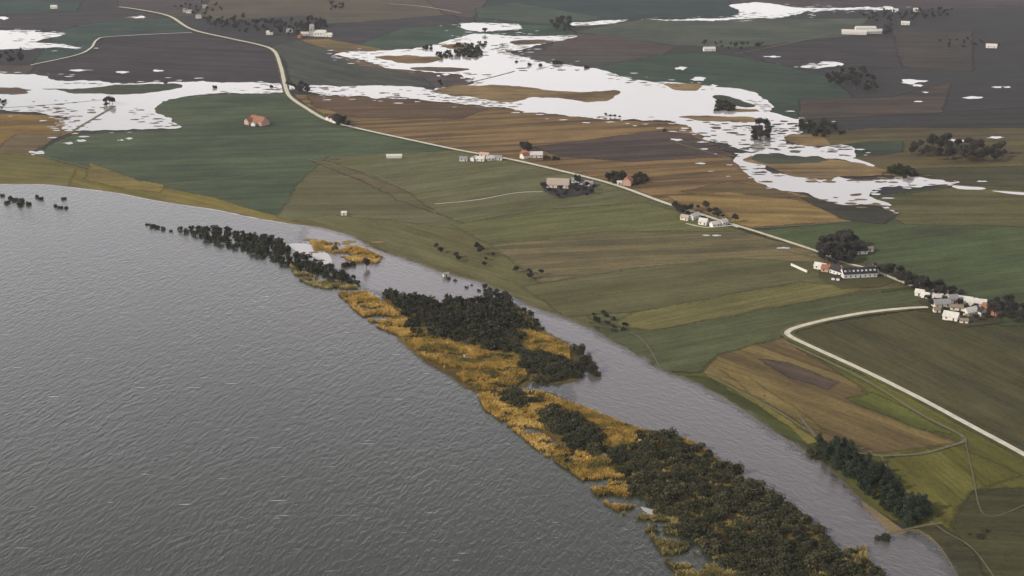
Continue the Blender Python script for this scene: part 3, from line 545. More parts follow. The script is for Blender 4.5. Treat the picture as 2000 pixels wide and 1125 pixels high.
# far banks, hedges, farm trees
T = [
 ('tree', [(395, 40), (470, 38), (600, 48), (618, 62), (600, 74), (470, 66), (410, 52)], 15, 1.1, 'bare tree in the dark belt left of the white church', 'trees in the belt by the church', 75),
 ('tree', [(585, 62), (606, 38), (616, 40), (640, 56), (625, 66)], 8, 1.25, 'tall tree in the clump directly behind the white church', 'trees behind the church', 20),
 ('tree', [(1075, 46), (1112, 40), (1120, 60), (1112, 68), (1080, 62)], 8, 1.1, 'dark tree in the clump at the end of the green far field', 'trees at the end of the far field', 24),
 (B, [(890, 100), (930, 96), (945, 106), (930, 114), (892, 112)], 7, 1.3, 'dark bush in the big flooded clump by the causeway', 'flooded bushes by the causeway', 30),
 (B, [(853, 106), (880, 105), (882, 114), (856, 114)], 7, 1.1, 'dark bush in the small flooded clump left of the big one', 'small flooded clump', 12),
 (B, [(826, 92), (844, 90), (842, 98), (828, 98)], 7, 1.0, 'dark bush on the spit of land in the upper flood', 'bushes on the upper flood spit', 8),
 (B, [(880, 88), (950, 84), (950, 92), (884, 94)], 9, 1.0, 'dark bush in the row at the upper edge of the flood', 'bushes at the upper flood edge', 16),
 (B, [(1396, 208), (1412, 202), (1430, 208), (1430, 218), (1398, 218)], 5, 1.2, 'dark bush in the round clump standing in the great flood', 'round clump in the great flood', 22),
 ('tree', [(1470, 248), (1500, 245), (1502, 275), (1472, 278)], 8, .9, 'bare tree in the flooded stand at the narrow of the flood', 'bare trees in the flooded narrow', 22),
 (B, [(1560, 240), (1610, 238), (1650, 262), (1600, 270), (1570, 262)], 10, 1.1, 'dark bush in the scrub beside the flooded narrow', 'scrub beside the flooded narrow', 40),
 (B, [(1735, 338), (1752, 328), (1778, 330), (1792, 346), (1760, 350)], 6, 1.25, 'dark bush in the domed clump beside the right flood arm', 'domed clump by the right flood arm', 30),
 ('tree', [(1770, 292), (1850, 285), (1900, 284), (1962, 300), (1960, 318), (1860, 318), (1780, 308)], 10, 1.05, 'dark tree in the wood on the right beyond the flood', 'trees of the wood beyond the flood', 75),
 ('tree', [(1606, 478), (1640, 472), (1680, 480), (1685, 505), (1650, 520), (1600, 516), (1596, 500)], 7, 1.05, 'dark tree in the grove behind the black roofed manor', 'trees of the manor grove', 60),
 ('tree', [(1698, 520), (1760, 540), (1790, 560), (1780, 568), (1730, 552)], 9, .8, 'bare tree in the line between the manor and the hamlet', 'trees between manor and hamlet', 24),
 ('tree', [(1752, 548), (1800, 556), (1860, 576), (1850, 584), (1780, 570)], 6.5, .85, 'dark tree behind the pale houses of the hamlet', 'trees behind the hamlet', 40),
 ('tree', [(1930, 596), (1956, 594), (1990, 606), (2060, 612), (2060, 636), (1980, 634), (1940, 624)], 7, .95, 'dark tree in the grove at the right end of the hamlet', 'trees at the right end of the hamlet', 45),
 ('tree', [(1610, 150), (1680, 140), (1720, 175), (1690, 182), (1620, 168)], 13, .9, 'dark tree in the far copse right of the teal field', 'trees of the far copse', 40),
 ('tree', [(1680, 28), (1860, 20), (1850, 34), (1730, 46), (1690, 40)], 15, 1, 'dark tree around the far farm at the upper right', 'trees around the far upper right farm', 50),
 ('tree', [(1728, 56), (1740, 52), (1742, 68), (1726, 70)], 8, 1.1, 'dark tree beside the white roofed farm at the upper right', 'trees beside the white roofed farm', 8),
 ('tree', [(1350, 84), (1500, 88), (1480, 100), (1400, 98)], 18, .8, 'dark tree in the hedge by the small far white house', 'trees by the small far house', 20),
 ('tree', [(560, 168), (600, 170), (604, 186), (576, 184)], 9, .8, 'dark tree at the road bridge over the flood', 'trees at the road bridge', 12),
 ('tree', [(640, 232), (672, 236), (680, 250), (660, 250)], 6, .8, 'dark tree around the roadside cottage', 'trees around the roadside cottage', 12),
 (B, [(1184, 350), (1200, 338), (1215, 338), (1220, 356), (1200, 360)], 5, .95, 'dark bush left of the red cottage by the road', 'bushes left of the red cottage', 20),
 (B, [(1236, 348), (1250, 342), (1268, 356), (1240, 362)], 5, .95, 'dark bush right of the red cottage by the road', 'bushes right of the red cottage', 18),
 ('tree', [(1018, 288), (1036, 288), (1038, 300), (1024, 300)], 5, .9, 'dark tree between the orange roofed house and the white barn', 'trees between house and white barn', 8),
 (B, [(1056, 306), (1090, 309), (1086, 315), (1058, 313)], 5, .7, 'low dark bush in the garden right of the white barn', 'garden bushes by the white barn', 14),
 ('tree', [(1062, 372), (1150, 358), (1166, 366), (1158, 384), (1090, 388)], 9, .65, 'bare tree in the garden of the long pale roofed farm', 'garden trees of the pale roofed farm', 30),
 ('tree', [(1316, 410), (1350, 412), (1358, 424), (1325, 424)], 6, .7, 'dark tree on the left side of the white roadside farm', 'trees left of the white roadside farm', 14),
 ('tree', [(1360, 406), (1420, 424), (1440, 436), (1400, 430)], 7, .6, 'dark bare tree between the white roadside farm and the road', 'trees between roadside farm and road', 14),
 (B, [(0, 196), (8, 200), (8, 212), (-20, 212)], 6, 1, 'dark bush at the left edge of the flood', 'bushes at the left edge of the flood', 8),
 ('tree', [(-60, 100), (60, 100), (55, 125), (-60, 130)], 14, .9, 'dark bare tree on the rise at the upper left edge', 'bare trees at the upper left edge', 24),
 ('tree', [(340, 14), (420, 6), (440, 22), (380, 34)], 16, .9, 'dark tree around the scattered far houses at the upper left', 'trees around the far upper left houses', 22),
 ('tree', [(640, 12), (672, 12), (672, 22), (644, 22)], 9, .9, 'bare tree of the small stand in the far brown field', 'stand in the far brown field', 10),
 ('tree', [(1820, 84), (1900, 78), (1960, 92), (1860, 98)], 18, .8, 'dark tree near the far pond at the right', 'trees near the far right pond', 20),
]
for kind, px, gap, sc, lb, gr, mxn in T: scatter(kind, px, gap, sc, lb, gr, maxn=mxn)
spots('tree', [(206, 204, .8), (214, 203, 1.15), (220, 206, 1.0), (208, 210, .8)], 'dark tree at the end of the flooded causeway on the left', 'trees on the flooded causeway')
spots(B, [(420, 173, .9)], 'single dark bush in the long flood left of the road', None)
spots(B, [(323, 163, .9)], 'single dark bush on the rim of the dark flood island', None)
spots(B, [(531, 171, .8)], 'small dark bush in the flood just left of the road', None)
spots(B, [(1008, 122, .8), (1035, 128, .9), (1055, 129, 1.0), (1085, 126, 1.3), (1092, 125, 1.2), (1146, 134, 1.1)], 'dark bush in the dotted row across the upper flood', 'dotted bushes across the upper flood')
spots('tree', [(1183, 228, .45), (1192, 229, .4), (1201, 230, .45), (1210, 231, .4)], 'thin bare sapling in the row standing in the bright flood', 'saplings in the bright flood')
spots(B, [(1297, 257, .7)], 'lone dark bush in the corner of the brown slope', None)
spots('tree', [(947, 66, 1.0)], 'dark tree between the small pond and the flood', None)
spots('tree', [(1812, 590, .6), (1826, 594, .55), (1844, 594, .6), (1872, 600, .6), (1886, 606, .5), (1903, 608, .6), (1845, 612, .5), (1876, 622, .55), (1905, 628, .6), (1925, 622, .6), (1818, 600, .6), (1860, 576, .7), (1875, 582, .7)], 'bare yard tree standing between the houses of the hamlet', 'yard trees of the hamlet')
spots('tree', [(859, 166, .8), (862, 170, .6)], 'small tree by the track along the flood', 'small trees by the flood track')
MASS = {'willow_bush': ('far_scrub', 'distant dark bushes of the flood banks and hedges that are too far to tell apart'), 'tree': ('far_trees', 'distant bare trees of the far hedges and belts that are too far to tell apart')}
for kd in KINDS:
    it = [q for q in QUEUE if q[0] == kd]; it.sort(key=lambda q: (not q[7], q[1].length))
    for q in it[:300]: plant_now(*q[:7])
    rest = it[300:]
    if rest:
        V, Fc = [], []; fm = []
        for q in rest:
            rnd = random.Random(int(q[1].x * 7)); sc = q[2]; hh = 4.0 if kd == 'willow_bush' else 9.0; ww = 3.4 if kd == 'willow_bush' else 3.8
            cs = [(Vector((rnd.uniform(-.6, .6) * ww, rnd.uniform(-.6, .6) * ww, rnd.uniform(.35, .75) * hh)), rnd.uniform(.3, .5) * ww) for _ in range(6)]
            k0 = len(V); limb(V, Fc, Vector((0, 0, -.3)), Vector((0, 0, hh * .7)), .3, .1, 4); fm += [1] * (len(Fc) - len(fm))
            for c, r in cs:
                for _ in range(42):
                    d = Vector((rnd.gauss(0, 1), rnd.gauss(0, 1), rnd.gauss(0, 1))).normalized() * (r * rnd.random() ** .4)
                    leaf(V, Fc, c + d, .62, rnd)
            fm += [0] * (len(Fc) - len(fm))
            for i in range(k0, len(V)): V[i] = V[i] * sc + q[1]
        o = mesh_obj(MASS[kd][0], V, Fc, None, mats=[WIL if kd == 'willow_bush' else DEC, BARK], fm=fm); tag(o, MASS[kd][1], 'bushes' if kd == 'willow_bush' else 'trees', None, 'stuff')
# reeds
def reeds(px, mat, n, label, thr=-.15, hgt=1.9, z=0.62, sw=1.0):
    poly = [P(x, y) for x, y in px]; x0 = min(p.x for p in poly); x1 = max(p.x for p in poly); y0 = min(p.y for p in poly); y1 = max(p.y for p in poly)
    V, Fc = [], []; cnt = 0; tries = 0
    while cnt < n and tries < n * 14:
        tries += 1; p = Vector((random.uniform(x0, x1), random.uniform(y0, y1), z))
        if not inside(p, poly): continue
        ed = .8 * noise.noise(Vector((p.x / 26, p.y / 10, 3))) + .55 * noise.noise(Vector((p.x / 7, p.y / 4, 8))) + .3 * noise.noise(Vector((p.x / 2.5, p.y / 2, 8)))
        if ed < thr: continue
        if random.random() > .35 + .9 * (ed - thr) * 2.2: continue
        cnt += 1; hh = hgt * random.uniform(.5, 1.2)
        for k in range(5):
            a = random.random() * 6.28; d = Vector((math.cos(a), math.sin(a), 0)); q = Vector((-d.y, d.x, 0)) * .17 * sw
            o = len(V); tip = p + d * random.uniform(.3, 1.1) + Vector((0, 0, hh * random.uniform(.6, 1)))
            V += [p - q, p + q, tip + q * .5, tip - q * .5]; Fc.append((o, o + 1, o + 2, o + 3))
    o = mesh_obj('reed_bed', V, Fc, mat); return tag(o, label, 'reeds', None, 'stuff')
reeds([(605, 472), (640, 474), (700, 484), (752, 506), (735, 516), (690, 514), (660, 500), (615, 492)], REED, 4000, 'bright orange reeds on the small islet between thicket and shore', -.1)
reeds([(565, 520), (620, 545), (690, 556), (700, 566), (620, 566), (580, 545)], REEDG, 1500, 'thin straw reeds under the near edge of the far spit thicket', .0)
reeds([(660, 575), (715, 572), (760, 600), (800, 632), (805, 652), (790, 662), (735, 640), (690, 605)], REED, 5250, 'golden reed strip on the lake side before the middle islet', -.18)
reeds([(785, 662), (820, 652), (900, 672), (960, 690), (1010, 700), (1030, 740), (1000, 762), (930, 765), (880, 730), (830, 700)], REED, 11250, 'golden reeds with bright pools below the middle thicket', -.22)
reeds([(1020, 645), (1060, 655), (1110, 680), (1115, 715), (1060, 712), (1025, 690)], REED, 3500, 'golden reed patch between the thicket and the rounded willows', -.35)
reeds([(960, 592), (1000, 596), (1040, 625), (1030, 660), (1000, 640), (960, 620)], REEDG, 1500, 'straw coloured reeds breaking the top of the middle thicket', -.1)
reeds([(932, 772), (985, 765), (1060, 770), (1100, 800), (1060, 850), (1100, 905), (1060, 890), (1000, 840), (945, 800)], REED, 6500, 'golden reeds at the tip of the long reed island', -.15)
reeds([(1040, 765), (1150, 803), (1250, 842), (1340, 862), (1380, 884), (1400, 902), (1340, 872), (1280, 850), (1240, 862), (1230, 885), (1180, 880), (1160, 830), (1080, 800)], REED, 9375, 'broad golden reed field along the channel edge of the long island', -.5)
reeds([(1060, 855), (1110, 880), (1180, 895), (1220, 930), (1225, 965), (1250, 985), (1230, 1015), (1180, 985), (1130, 935), (1080, 900)], REED, 5250, 'golden reed tongues on the lake edge of the long island', -.08)
reeds([(1240, 1010), (1290, 1000), (1360, 1050), (1440, 1090), (1470, 1200), (1350, 1200), (1290, 1080)], REEDG, 4500, 'patchy yellow reeds beside the foot of the great thicket', -.02)
reeds([(1650, 1075), (1690, 1070), (1700, 1110), (1690, 1160), (1640, 1110)], REEDG, 1125, 'small yellow reed patch at the channel corner of the thicket', -.2)
for q in ([(565, 478), (620, 480), (650, 508), (640, 516), (600, 506)], [(905, 692), (925, 684), (935, 694), (915, 702)], [(958, 712), (972, 715), (990, 722), (972, 722)], [(1128, 832), (1142, 838), (1136, 848), (1124, 842)], [(1158, 870), (1166, 868), (1172, 890), (1166, 892)], [(1250, 990), (1290, 1000), (1310, 1012), (1270, 1006)], [(985, 622), (1000, 618), (998, 634), (984, 632)], [(1150, 895), (1180, 888), (1185, 894), (1160, 902)]):
    flood(q, .8, ZW + .04, False)
reeds([(1245, 855), (1335, 866), (1440, 935), (1600, 1040), (1700, 1140), (1480, 1140), (1330, 1040), (1230, 960)], REEDG, 3000, 'thin straw reeds showing between the bushes of the great thicket', .12)
mat_z = ZW + .02
for q, m in (([(780, 660), (830, 650), (1000, 690), (1040, 745), (1000, 764), (930, 768), (870, 730), (820, 700)], 0), ([(950, 772), (1060, 766), (1150, 803), (1250, 843), (1380, 884), (1440, 930), (1530, 985), (1610, 1045), (1720, 1240), (1500, 1240), (1440, 1110), (1330, 1035), (1220, 940), (1110, 880), (1040, 835)], 0), ([(750, 574), (880, 596), (1000, 592), (1060, 645), (1115, 680), (1130, 740), (1040, 745), (900, 690), (800, 655)], 0)):
    feather('ground', q, mat_z, feather_mat(field_mat('reed_litter', '#665632', '#84703e', 0, .4, .2, 8), .25), 9, 2, smooth=True); mat_z += .006

# ------------------------------------------------------------ buildings
WHITE = simple_mat('whitewash', (.55, .53, .48, 1), .8, .06, 1); CREAM = simple_mat('cream_wall', (.55, .50, .40, 1), .85, .08, 1)
PINK = simple_mat('pink_wall', (.38, .25, .19, 1), .85, .1, 1); BRICK = simple_mat('red_brick', (.30, .12, .07, 1), .9, .2, 2)
RED = simple_mat('red_tile', (.30, .11, .05, 1), .8, .2, 2); ORG = simple_mat('orange_tile', (.22, .095, .05, 1), .8, .2, 2)
BLK = simple_mat('black_tile', (.02, .021, .026, 1), .6, .3, 2); GREY = simple_mat('grey_sheet_roof', (.21, .21, .20, 1), .7, .2, .7)
PALE = simple_mat('pale_sheet_roof', (.46, .44, .39, 1), .6, .15, .7); THATCH = simple_mat('thatch', (.17, .14, .10, 1), .95, .25, 2)
TAN = simple_mat('tan_roof', (.30, .245, .20, 1), .8, .1, 1)
GLASS = simple_mat('dark_window', (.03, .035, .045, 1), .15, .1, 1, .5); WOOD = simple_mat('dark_door', (.07, .05, .035, 1), .7, .2, 2)
def box(V, Fc, x0, y0, z0, x1, y1, z1):
    o = len(V); V += [Vector(p) for p in ((x0, y0, z0), (x1, y0, z0), (x1, y1, z0), (x0, y1, z0), (x0, y0, z1), (x1, y0, z1), (x1, y1, z1), (x0, y1, z1))]
    Fc += [tuple(o + i for i in f) for f in ((0, 3, 2, 1), (4, 5, 6, 7), (0, 1, 5, 4), (1, 2, 6, 5), (2, 3, 7, 6), (3, 0, 4, 7))]
def gable_walls(V, Fc, L_, W_, h, rise, cx=0, cy=0):
    o = len(V); a, b = L_ / 2, W_ / 2
    V += [Vector((cx + x, cy + y, z)) for x, y, z in ((-a, -b, -.2), (a, -b, -.2), (a, b, -.2), (-a, b, -.2), (-a, -b, h), (a, -b, h), (a, b, h), (-a, b, h), (-a, 0, h + rise), (a, 0, h + rise))]
    Fc += [tuple(o + i for i in f) for f in ((0, 1, 5, 4), (2, 3, 7, 6), (1, 2, 6, 9, 5), (3, 0, 4, 8, 7))]
def gable_roof(V, Fc, L_, W_, h, rise, cx=0, cy=0, oh=.4, th=.22):
    a, b = L_ / 2 + oh, W_ / 2; sl = rise / b; e = b + oh
    for s_ in (-1, 1):
        o = len(V)
        V += [Vector((cx + x, cy + y, z)) for x, y, z in ((-a, 0, h + rise + .03), (a, 0, h + rise + .03), (a, s_ * e, h - sl * oh + .03), (-a, s_ * e, h - sl * oh + .03), (-a, 0, h + rise + th + .03), (a, 0, h + rise + th + .03), (a, s_ * e, h - sl * oh + th), (-a, s_ * e, h - sl * oh + th))]
        Fc += [tuple(o + i for i in f) for f in ((4, 5, 6, 7), (0, 3, 2, 1), (2, 3, 7, 6), (0, 4, 7, 3), (1, 2, 6, 5))]
def building(name, cat, x, y, L_, W_, h, rot, wall, roof, label, group=None, rise=None, chim=1, win=None, dormers=0, wing=None, loc=None):
    loc = loc or P(x, y); loc.z = ZW + .02; rise = rise or W_ * .42
    t = empty(name, loc, R(rot), label, cat, group)
    def part(nm, fn, m, par=t):
        V, Fc = [], []; fn(V, Fc); return mesh_obj(nm, V, Fc, m, par)
    part('wall', lambda V, Fc: gable_walls(V, Fc, L_, W_, h, rise), wall)
    rf = part('roof', lambda V, Fc: gable_roof(V, Fc, L_, W_, h, rise), roof)
    if wing:
        wl, ww, wx, wy = wing
        wg = empty('wing', (wx, wy, 0), R(90)); wg.parent = t
        part('wing_wall', lambda V, Fc: gable_walls(V, Fc, wl, ww, h - .05, ww * .4), wall, wg)
        part('wing_roof', lambda V, Fc: gable_roof(V, Fc, wl, ww, h - .05, ww * .4), roof, wg)
    for c in range(chim):
        cx = (c - (chim - 1) / 2) * L_ * .5
        part('chimney', lambda V, Fc: box(V, Fc, cx - .45, -.4, h + rise - .6, cx + .45, .4, h + rise + 1.0), BRICK, rf)
    nwin = int(L_ / 3.6) if win is None else win
    for s_ in (-1, 1):
        for k in range(nwin):
            wx = (k + .5) / nwin * L_ - L_ / 2
            if s_ < 0 and k == nwin // 2: part('door', lambda V, Fc: box(V, Fc, wx - .55, -W_ / 2 - .06, 0, wx + .55, -W_ / 2 + .1, 2.1), WOOD); continue
            part('window', lambda V, Fc: box(V, Fc, wx - .55, s_ * W_ / 2 - .08, .9, wx + .55, s_ * W_ / 2 + .08, min(h - .4, 2.2)), GLASS)
    for k in range(dormers):
        dx = (k + .5) / dormers * L_ - L_ / 2
        def dm(V, Fc): box(V, Fc, dx - .7, -W_ * .36, h + .2, dx + .7, 0, h + rise * .62)
        d = part('dormer', dm, WHITE, rf)
    return t
FH = 'farmhouse'
building(FH, 'farmhouse', 1676, 541, 27, 8.5, 3.6, 9, WHITE, BLK, 'long white manor wing with black dormered roof below the dark grove', 'wings of the black roofed manor', chim=3, dormers=8)
building(FH, 'farmhouse', 1642, 538, 18, 7.5, 3.4, -56, WHITE, BLK, 'short white left wing of the black roofed manor', 'wings of the black roofed manor', chim=1)
building(FH, 'farmhouse', 1704, 534, 10, 7, 3.2, 96, WHITE, BLK, 'small white right wing of the black roofed manor', 'wings of the black roofed manor', chim=1)
building('outbuilding', 'outbuilding', 1620, 532, 12, 6, 2.8, -25, PINK, ORG, 'pinkish outbuilding with an orange roof left of the manor', chim=1)
building('outbuilding', 'outbuilding', 1602, 526, 9, 5, 2.6, -35, WHITE, PALE, 'small white shed with a pale roof at the far left of the manor yard', chim=0)
building('outbuilding', 'outbuilding', 1632, 548, 6, 4, 2.4, -20, WHITE, BLK, 'tiny white lean-to shed at the near corner of the manor', chim=0)
building(FH, 'farmhouse', 1676, 496, 14, 6, 2.8, 12, WHITE, BLK, 'white cottage with dark roof standing right of the grove', chim=1)
building('outbuilding', 'outbuilding', 1664, 490, 6, 4.5, 2.8, 95, WHITE, BLK, 'narrow white gabled shed at the left end of the white cottage', chim=0)
building('outbuilding', 'outbuilding', 1697, 492, 6, 4, 2.4, 10, CREAM, THATCH, 'little cream shed right of the white cottage by the grove', chim=0)
HM = 'buildings of the hamlet'
for a in ((1796, 578, 8, 6, 3, -30, WHITE, PALE, 'leftmost small white shed of the hamlet', 0), (1808, 583, 7, 5.5, 2.8, -40, WHITE, PALE, 'second small white shed from the left in the hamlet', 0),
          (1821, 580, 7, 5, 3.2, 80, WHITE, BLK, 'white cottage with black roof under the trees behind the hamlet', 1), (1831, 587, 9, 6, 3, 5, WHITE, PALE, 'white house with white roof in front of the hamlet trees', 1),
          (1837, 600, 15, 8, 3.4, 8, CREAM, GREY, 'long grey roofed barn where the pale road enters the hamlet', 0), (1860, 592, 9, 8, 4, 12, WHITE, GREY, 'tall square grey roofed barn at the middle of the hamlet', 0),
          (1850, 582, 7, 5, 3, 70, CREAM, BLK, 'small dark roofed house behind the square grey barn', 1), (1880, 589, 17, 4.5, 2.6, -24, WHITE, PALE, 'long narrow white roofed shed along the back of the hamlet', 0),
          (1895, 597, 12, 8, 3.4, -18, WHITE, PALE, 'broad white roofed barn at the back of the hamlet', 0), (1912, 600, 12, 8, 3.6, -15, CREAM, PALE, 'pale cream barn beside the broad white roofed barn', 0),
          (1868, 607, 11, 5, 3, -14, WHITE, THATCH, 'low white house with brown roof facing the hamlet green', 1), (1857, 625, 13, 8.5, 3.4, -32, WHITE, PALE, 'bright white barn nearest the fields at the front of the hamlet', 0),
          (1894, 616, 13, 8, 3.6, 28, CREAM, PALE, 'pale roofed barn set askew at the front right of the hamlet', 0), (1914, 616, 9, 7, 3.8, -65, WHITE, BLK, 'white gabled house with black roof at the right front of the hamlet', 1),
          (1829, 611, 6, 4.5, 2.6, 0, WHITE, THATCH, 'tiny brown roofed cottage just below the long grey barn', 1), (1882, 632, 7, 4, 2.4, -10, CREAM, THATCH, 'low cream shed at the very front edge of the hamlet', 0),
          (1926, 606, 8, 6, 3, -70, BRICK, ORG, 'red brick shed at the right end of the hamlet', 0), (1946, 617, 9, 6, 2.6, 35, BRICK, GREY, 'dark shed with grey roof among the trees right of the hamlet', 0)):
    building('barn' if 'barn' in a[8] else 'shed' if 'shed' in a[8] else 'house', 'barn' if 'barn' in a[8] else 'shed' if 'shed' in a[8] else 'house', a[0], a[1], a[2] * .78, a[3] * .78, a[4] * .85, *a[5:9], group=HM, chim=a[9])
# farms along the road
building(FH, 'farmhouse', 1027, 307, 11, 7, 3.2, -50, CREAM, ORG, 'orange roofed farmhouse with cream gables beside the straight road', chim=1, wing=(9, 6.5, 4, -4.5))
building('barn', 'barn', 1047, 308, 13, 6.5, 3.2, 6, WHITE, PALE, 'white barn with pale roof right of the orange roofed farmhouse', chim=0)
building(FH, 'farmhouse', 1226, 361, 12, 8, 4.2, 75, PINK, RED, 'red cottage between two dark clumps of bushes at the roadside', chim=2)
building('shed', 'shed', 1210, 361, 4.5, 3, 2.2, 0, WHITE, PALE, 'tiny white shed at the left foot of the red cottage', chim=0)
building('barn', 'barn', 1090, 366, 21, 12, 3.2, -8, CREAM, TAN, 'large barn with a broad tan roof in the field below the road', chim=0)
for x, y, l_, wd, r_, lb in ((1126, 358, 9, 5, -10, 'first white house right of the broad tan barn'), (1138, 361, 8, 5, -20, 'second white house right of the broad tan barn'), (1150, 364, 8, 5, -20, 'third white house right of the broad tan barn')):
    building('house', 'house', x, y, l_, wd, 2.8, r_, WHITE, GREY, lb, 'row of white houses by the tan barn', chim=1)
RF = 'buildings of the white roadside farm'
for x, y, l_, wd, h_, r_, wm, rm, lb in ((1338, 430, 9, 6, 2.8, -35, CREAM, TAN, 'tan roofed shed at the left of the white roadside farm'), (1356, 428, 15, 6.5, 3.4, 52, WHITE, PALE, 'long white barn standing end on at the white roadside farm'), (1374, 439, 9, 7, 3.4, -30, WHITE, PALE, 'middle white house of the roadside farm'), (1396, 443, 10, 6, 3, 30, WHITE, PALE, 'slanting white barn near the road at the roadside farm'), (1412, 440, 9, 6.5, 3.6, 45, WHITE, PALE, 'rightmost white gabled house of the roadside farm')):
    building('barn' if 'barn' in lb else 'house', 'barn' if 'barn' in lb else 'house', x, y, l_ * .82, wd * .8, h_ * .85, r_, wm, rm, lb, RF, chim=0)
WF = 'white sheds beside the upper road'
for x, y, l_, r_, rm, lb in ((905, 315, 8, 0, GREY, 'leftmost low grey shed of the upper roadside farm'), (926, 314, 9, 60, PALE, 'white shed standing end on at the upper roadside farm'), (938, 315, 9, -15, PALE, 'white house in the middle of the upper roadside farm'), (946, 307, 10, -20, PINK, 'pinkish house closest to the road at the upper roadside farm'), (958, 314, 8, 20, PALE, 'white shed right of the middle of the upper roadside farm'), (972, 313, 9, -10, GREY, 'rightmost long grey shed of the upper roadside farm')):
    building('shed' if 'shed' in lb else 'house', 'shed' if 'shed' in lb else 'house', x, y, l_, 4.5, 2.6, r_, WHITE, rm, lb, WF, chim=0, win=2)
building('greenhouse', 'greenhouse', 770, 309, 16, 4, 2.0, 4, WHITE, PALE, 'long low white greenhouse alone in the green field', chim=0, win=0)
building('shed', 'shed', 672, 421, 4.5, 3, 2.2, 0, WHITE, PALE, 'tiny white hut alone in the shore meadow', chim=0, win=1)
building('boathouse', 'boathouse', 871, 541, 4.2, 3, 1.8, 20, WHITE, GREY, 'small white boathouse at the edge of the channel', chim=0, win=1)
building(FH, 'farmhouse', 506, 243, 24, 12, 4, -42, PINK, ORG, 'big farmhouse with orange roof alone in the left green field', chim=2, wing=(12, 8, -8, -6))
building('shed', 'shed', 497, 246, 7, 5, 2.6, 70, WHITE, PALE, 'white annexe shed at the left foot of the big orange roofed farmhouse', chim=0)
for x, y, lb in ((642, 235, 'left white cottage at the bend below the flooded bridge'), (649, 238, 'middle white cottage at the bend below the flooded bridge'), (655, 241, 'right white cottage at the bend below the flooded bridge')):
    building('cottage', 'cottage', x, y, 6, 4.5, 2.8, 60, WHITE, THATCH, lb, 'cottages at the road bend', chim=1, win=1)
# church
cl = P(614, 71); cl.z = ZW + .02
ch = empty('church', cl, R(-8), 'small white church with a gabled tower in front of tall dark trees', 'church')
def cpart(nm, fn, m, par=ch):
    V, Fc = [], []; fn(V, Fc); return mesh_obj(nm, V, Fc, m, par)
cpart('nave', lambda V, Fc: gable_walls(V, Fc, 20, 9, 6, 4, 10, 0), WHITE); cpart('nave_roof', lambda V, Fc: gable_roof(V, Fc, 20, 9, 6, 4, 10, 0), PALE)
tw = cpart('tower', lambda V, Fc: (box(V, Fc, -7, -3.6, -.2, -.1, 3.6, 14), gable_walls(V, Fc, 6.9, 7.2, 14, 5, -3.55, 0)), WHITE)
cpart('tower_roof', lambda V, Fc: gable_roof(V, Fc, 6.9, 7.2, 14, 5, -3.55, 0, .1), GREY, tw)
for k in range(4): cpart('window', lambda V, Fc: box(V, Fc, 3 + k * 4.4, -4.58, 2.2, 4.2 + k * 4.4, -4.4, 4.8), GLASS)
cpart('belfry_opening', lambda V, Fc: box(V, Fc, -4.4, -3.7, 9.5, -2.8, -3.5, 12), GLASS, tw)
building('house', 'house', 596, 70, 16, 7, 3, 10, WHITE, PALE, 'white parish house left of the church tower', chim=1)
building('house', 'house', 641, 72, 14, 7, 3.2, -15, WHITE, PALE, 'white gabled house right of the church', chim=1)
building('house', 'house', 586, 74, 9, 6, 3, 80, BRICK, RED, 'small red house left of the white parish house', chim=1)
for x, y, l_, wd, r_, lb in ((1668, 67, 40, 12, -14, 'long white roofed barn at the left of the upper right farm'), (1690, 60, 34, 10, 0, 'long white roofed barn at the back of the upper right farm'), (1707, 66, 26, 11, 12, 'white roofed barn at the right end of the upper right farm')):
    building('barn', 'barn', x, y, l_, wd, 4, r_, WHITE, PALE, lb, 'white roofed barns of the upper right farm', chim=0, rise=3)
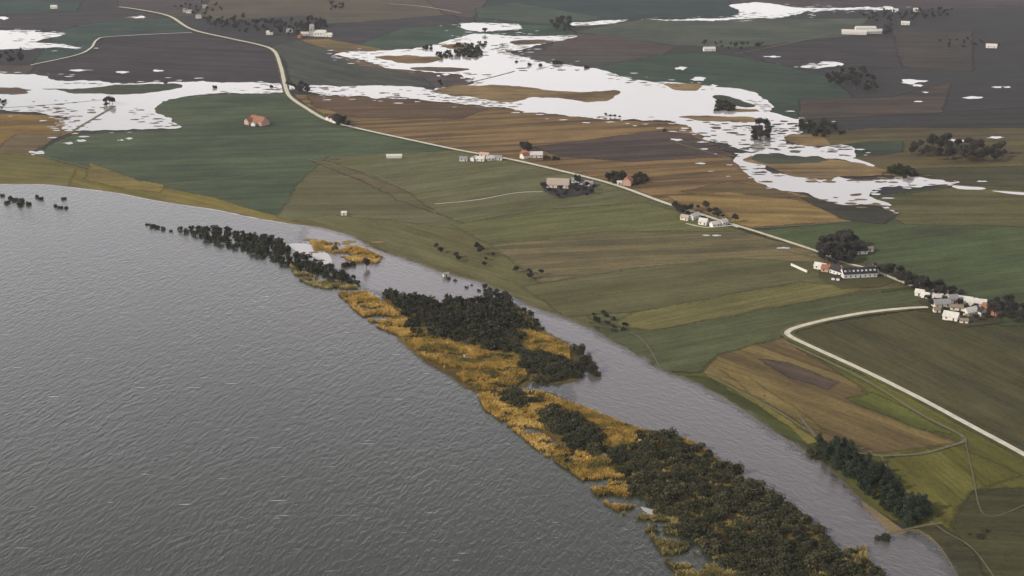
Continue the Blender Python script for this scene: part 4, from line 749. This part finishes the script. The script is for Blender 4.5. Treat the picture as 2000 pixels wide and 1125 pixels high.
for x, y, l_, lb in ((1385, 100, 18, 'small white house below the far hedge'), (370, 26, 9, 'leftmost pale house in the far upper left hamlet'), (400, 16, 8, 'white house beside the road in the far upper left hamlet'), (388, 36, 9, 'pale house nearest the belt in the far upper left hamlet'), (362, 24, 8, 'grey house at the back of the far upper left hamlet'), (1748, 24, 10, 'left white house among the far upper right trees'), (1790, 23, 12, 'right white house among the far upper right trees'), (1768, 49, 14, 'white house below the far upper right trees'), (1936, 94, 16, 'white house by the far right pond'), (106, 17, 12, 'pale house in the far upper left green field'), (527, 68, 10, 'pale house in front of the tree belt left of the church'), (566, 64, 9, 'pale house close to the church end of the tree belt')):
    building('house', 'house', x, y, l_, 7, 3.2, random.uniform(-15, 15), WHITE, PALE if l_ > 9 else GREY, lb, 'scattered far houses', chim=1, win=2)
# garden wall, field poles
V, Fc = [], []; a, b = P(1545, 520), P(1576, 534); d = (b - a); n_ = 14
wt = empty('garden_wall', a, math.atan2(d.y, d.x), 'low white garden wall running out left of the manor', 'wall')
box(V, Fc, 0, -.4, -.1, d.length, .4, 1.5); wt.location.z = ZW + .2; mesh_obj('wall_face', V, Fc, WHITE, wt)
V, Fc = [], []; box(V, Fc, -.1, -.5, 1.503, d.length + .1, .5, 1.62); mesh_obj('coping', V, Fc, PALE, wt)
for x, y, lb in ((1491, 799, 'wooden utility pole in the verge left of the brown field'), (1290, 60, 'tall far pole in the grey green field at the top'), (1630, 92, 'tall far pole in the dark field at the upper right')):
    hh = 9 if y > 500 else 22; t = empty('utility_pole', P(x, y), R(20), lb, 'pole'); t.location.z = ZW
    V, Fc = [], []; limb(V, Fc, Vector((0, 0, -.3)), Vector((0, 0, hh)), .16, .11, 8); mesh_obj('post', V, Fc, BARK, t)
    V, Fc = [], []; box(V, Fc, -1.3, -.08, hh - 1, 1.3, .08, hh - .8); mesh_obj('crossarm', V, Fc, BARK, t)
# ------------------------------------------------------------ haze
V, Fc = [], []; box(V, Fc, -9600, -2100, -3, 9600, 16600, 420)
hm = bpy.data.materials.new('haze'); hm.use_nodes = True; t = hm.node_tree; t.nodes.remove(t.nodes['Principled BSDF'])
pv = nd(t, 'ShaderNodeVolumePrincipled'); pv.inputs['Color'].default_value = (.86, .88, .95, 1); pv.inputs['Density'].default_value = .000028; pv.inputs['Anisotropy'].default_value = .2
t.links.new(pv.outputs[0], next(n for n in t.nodes if n.type == 'OUTPUT_MATERIAL').inputs['Volume'])
tag(mesh_obj('haze', V, Fc, hm), kind='stuff')
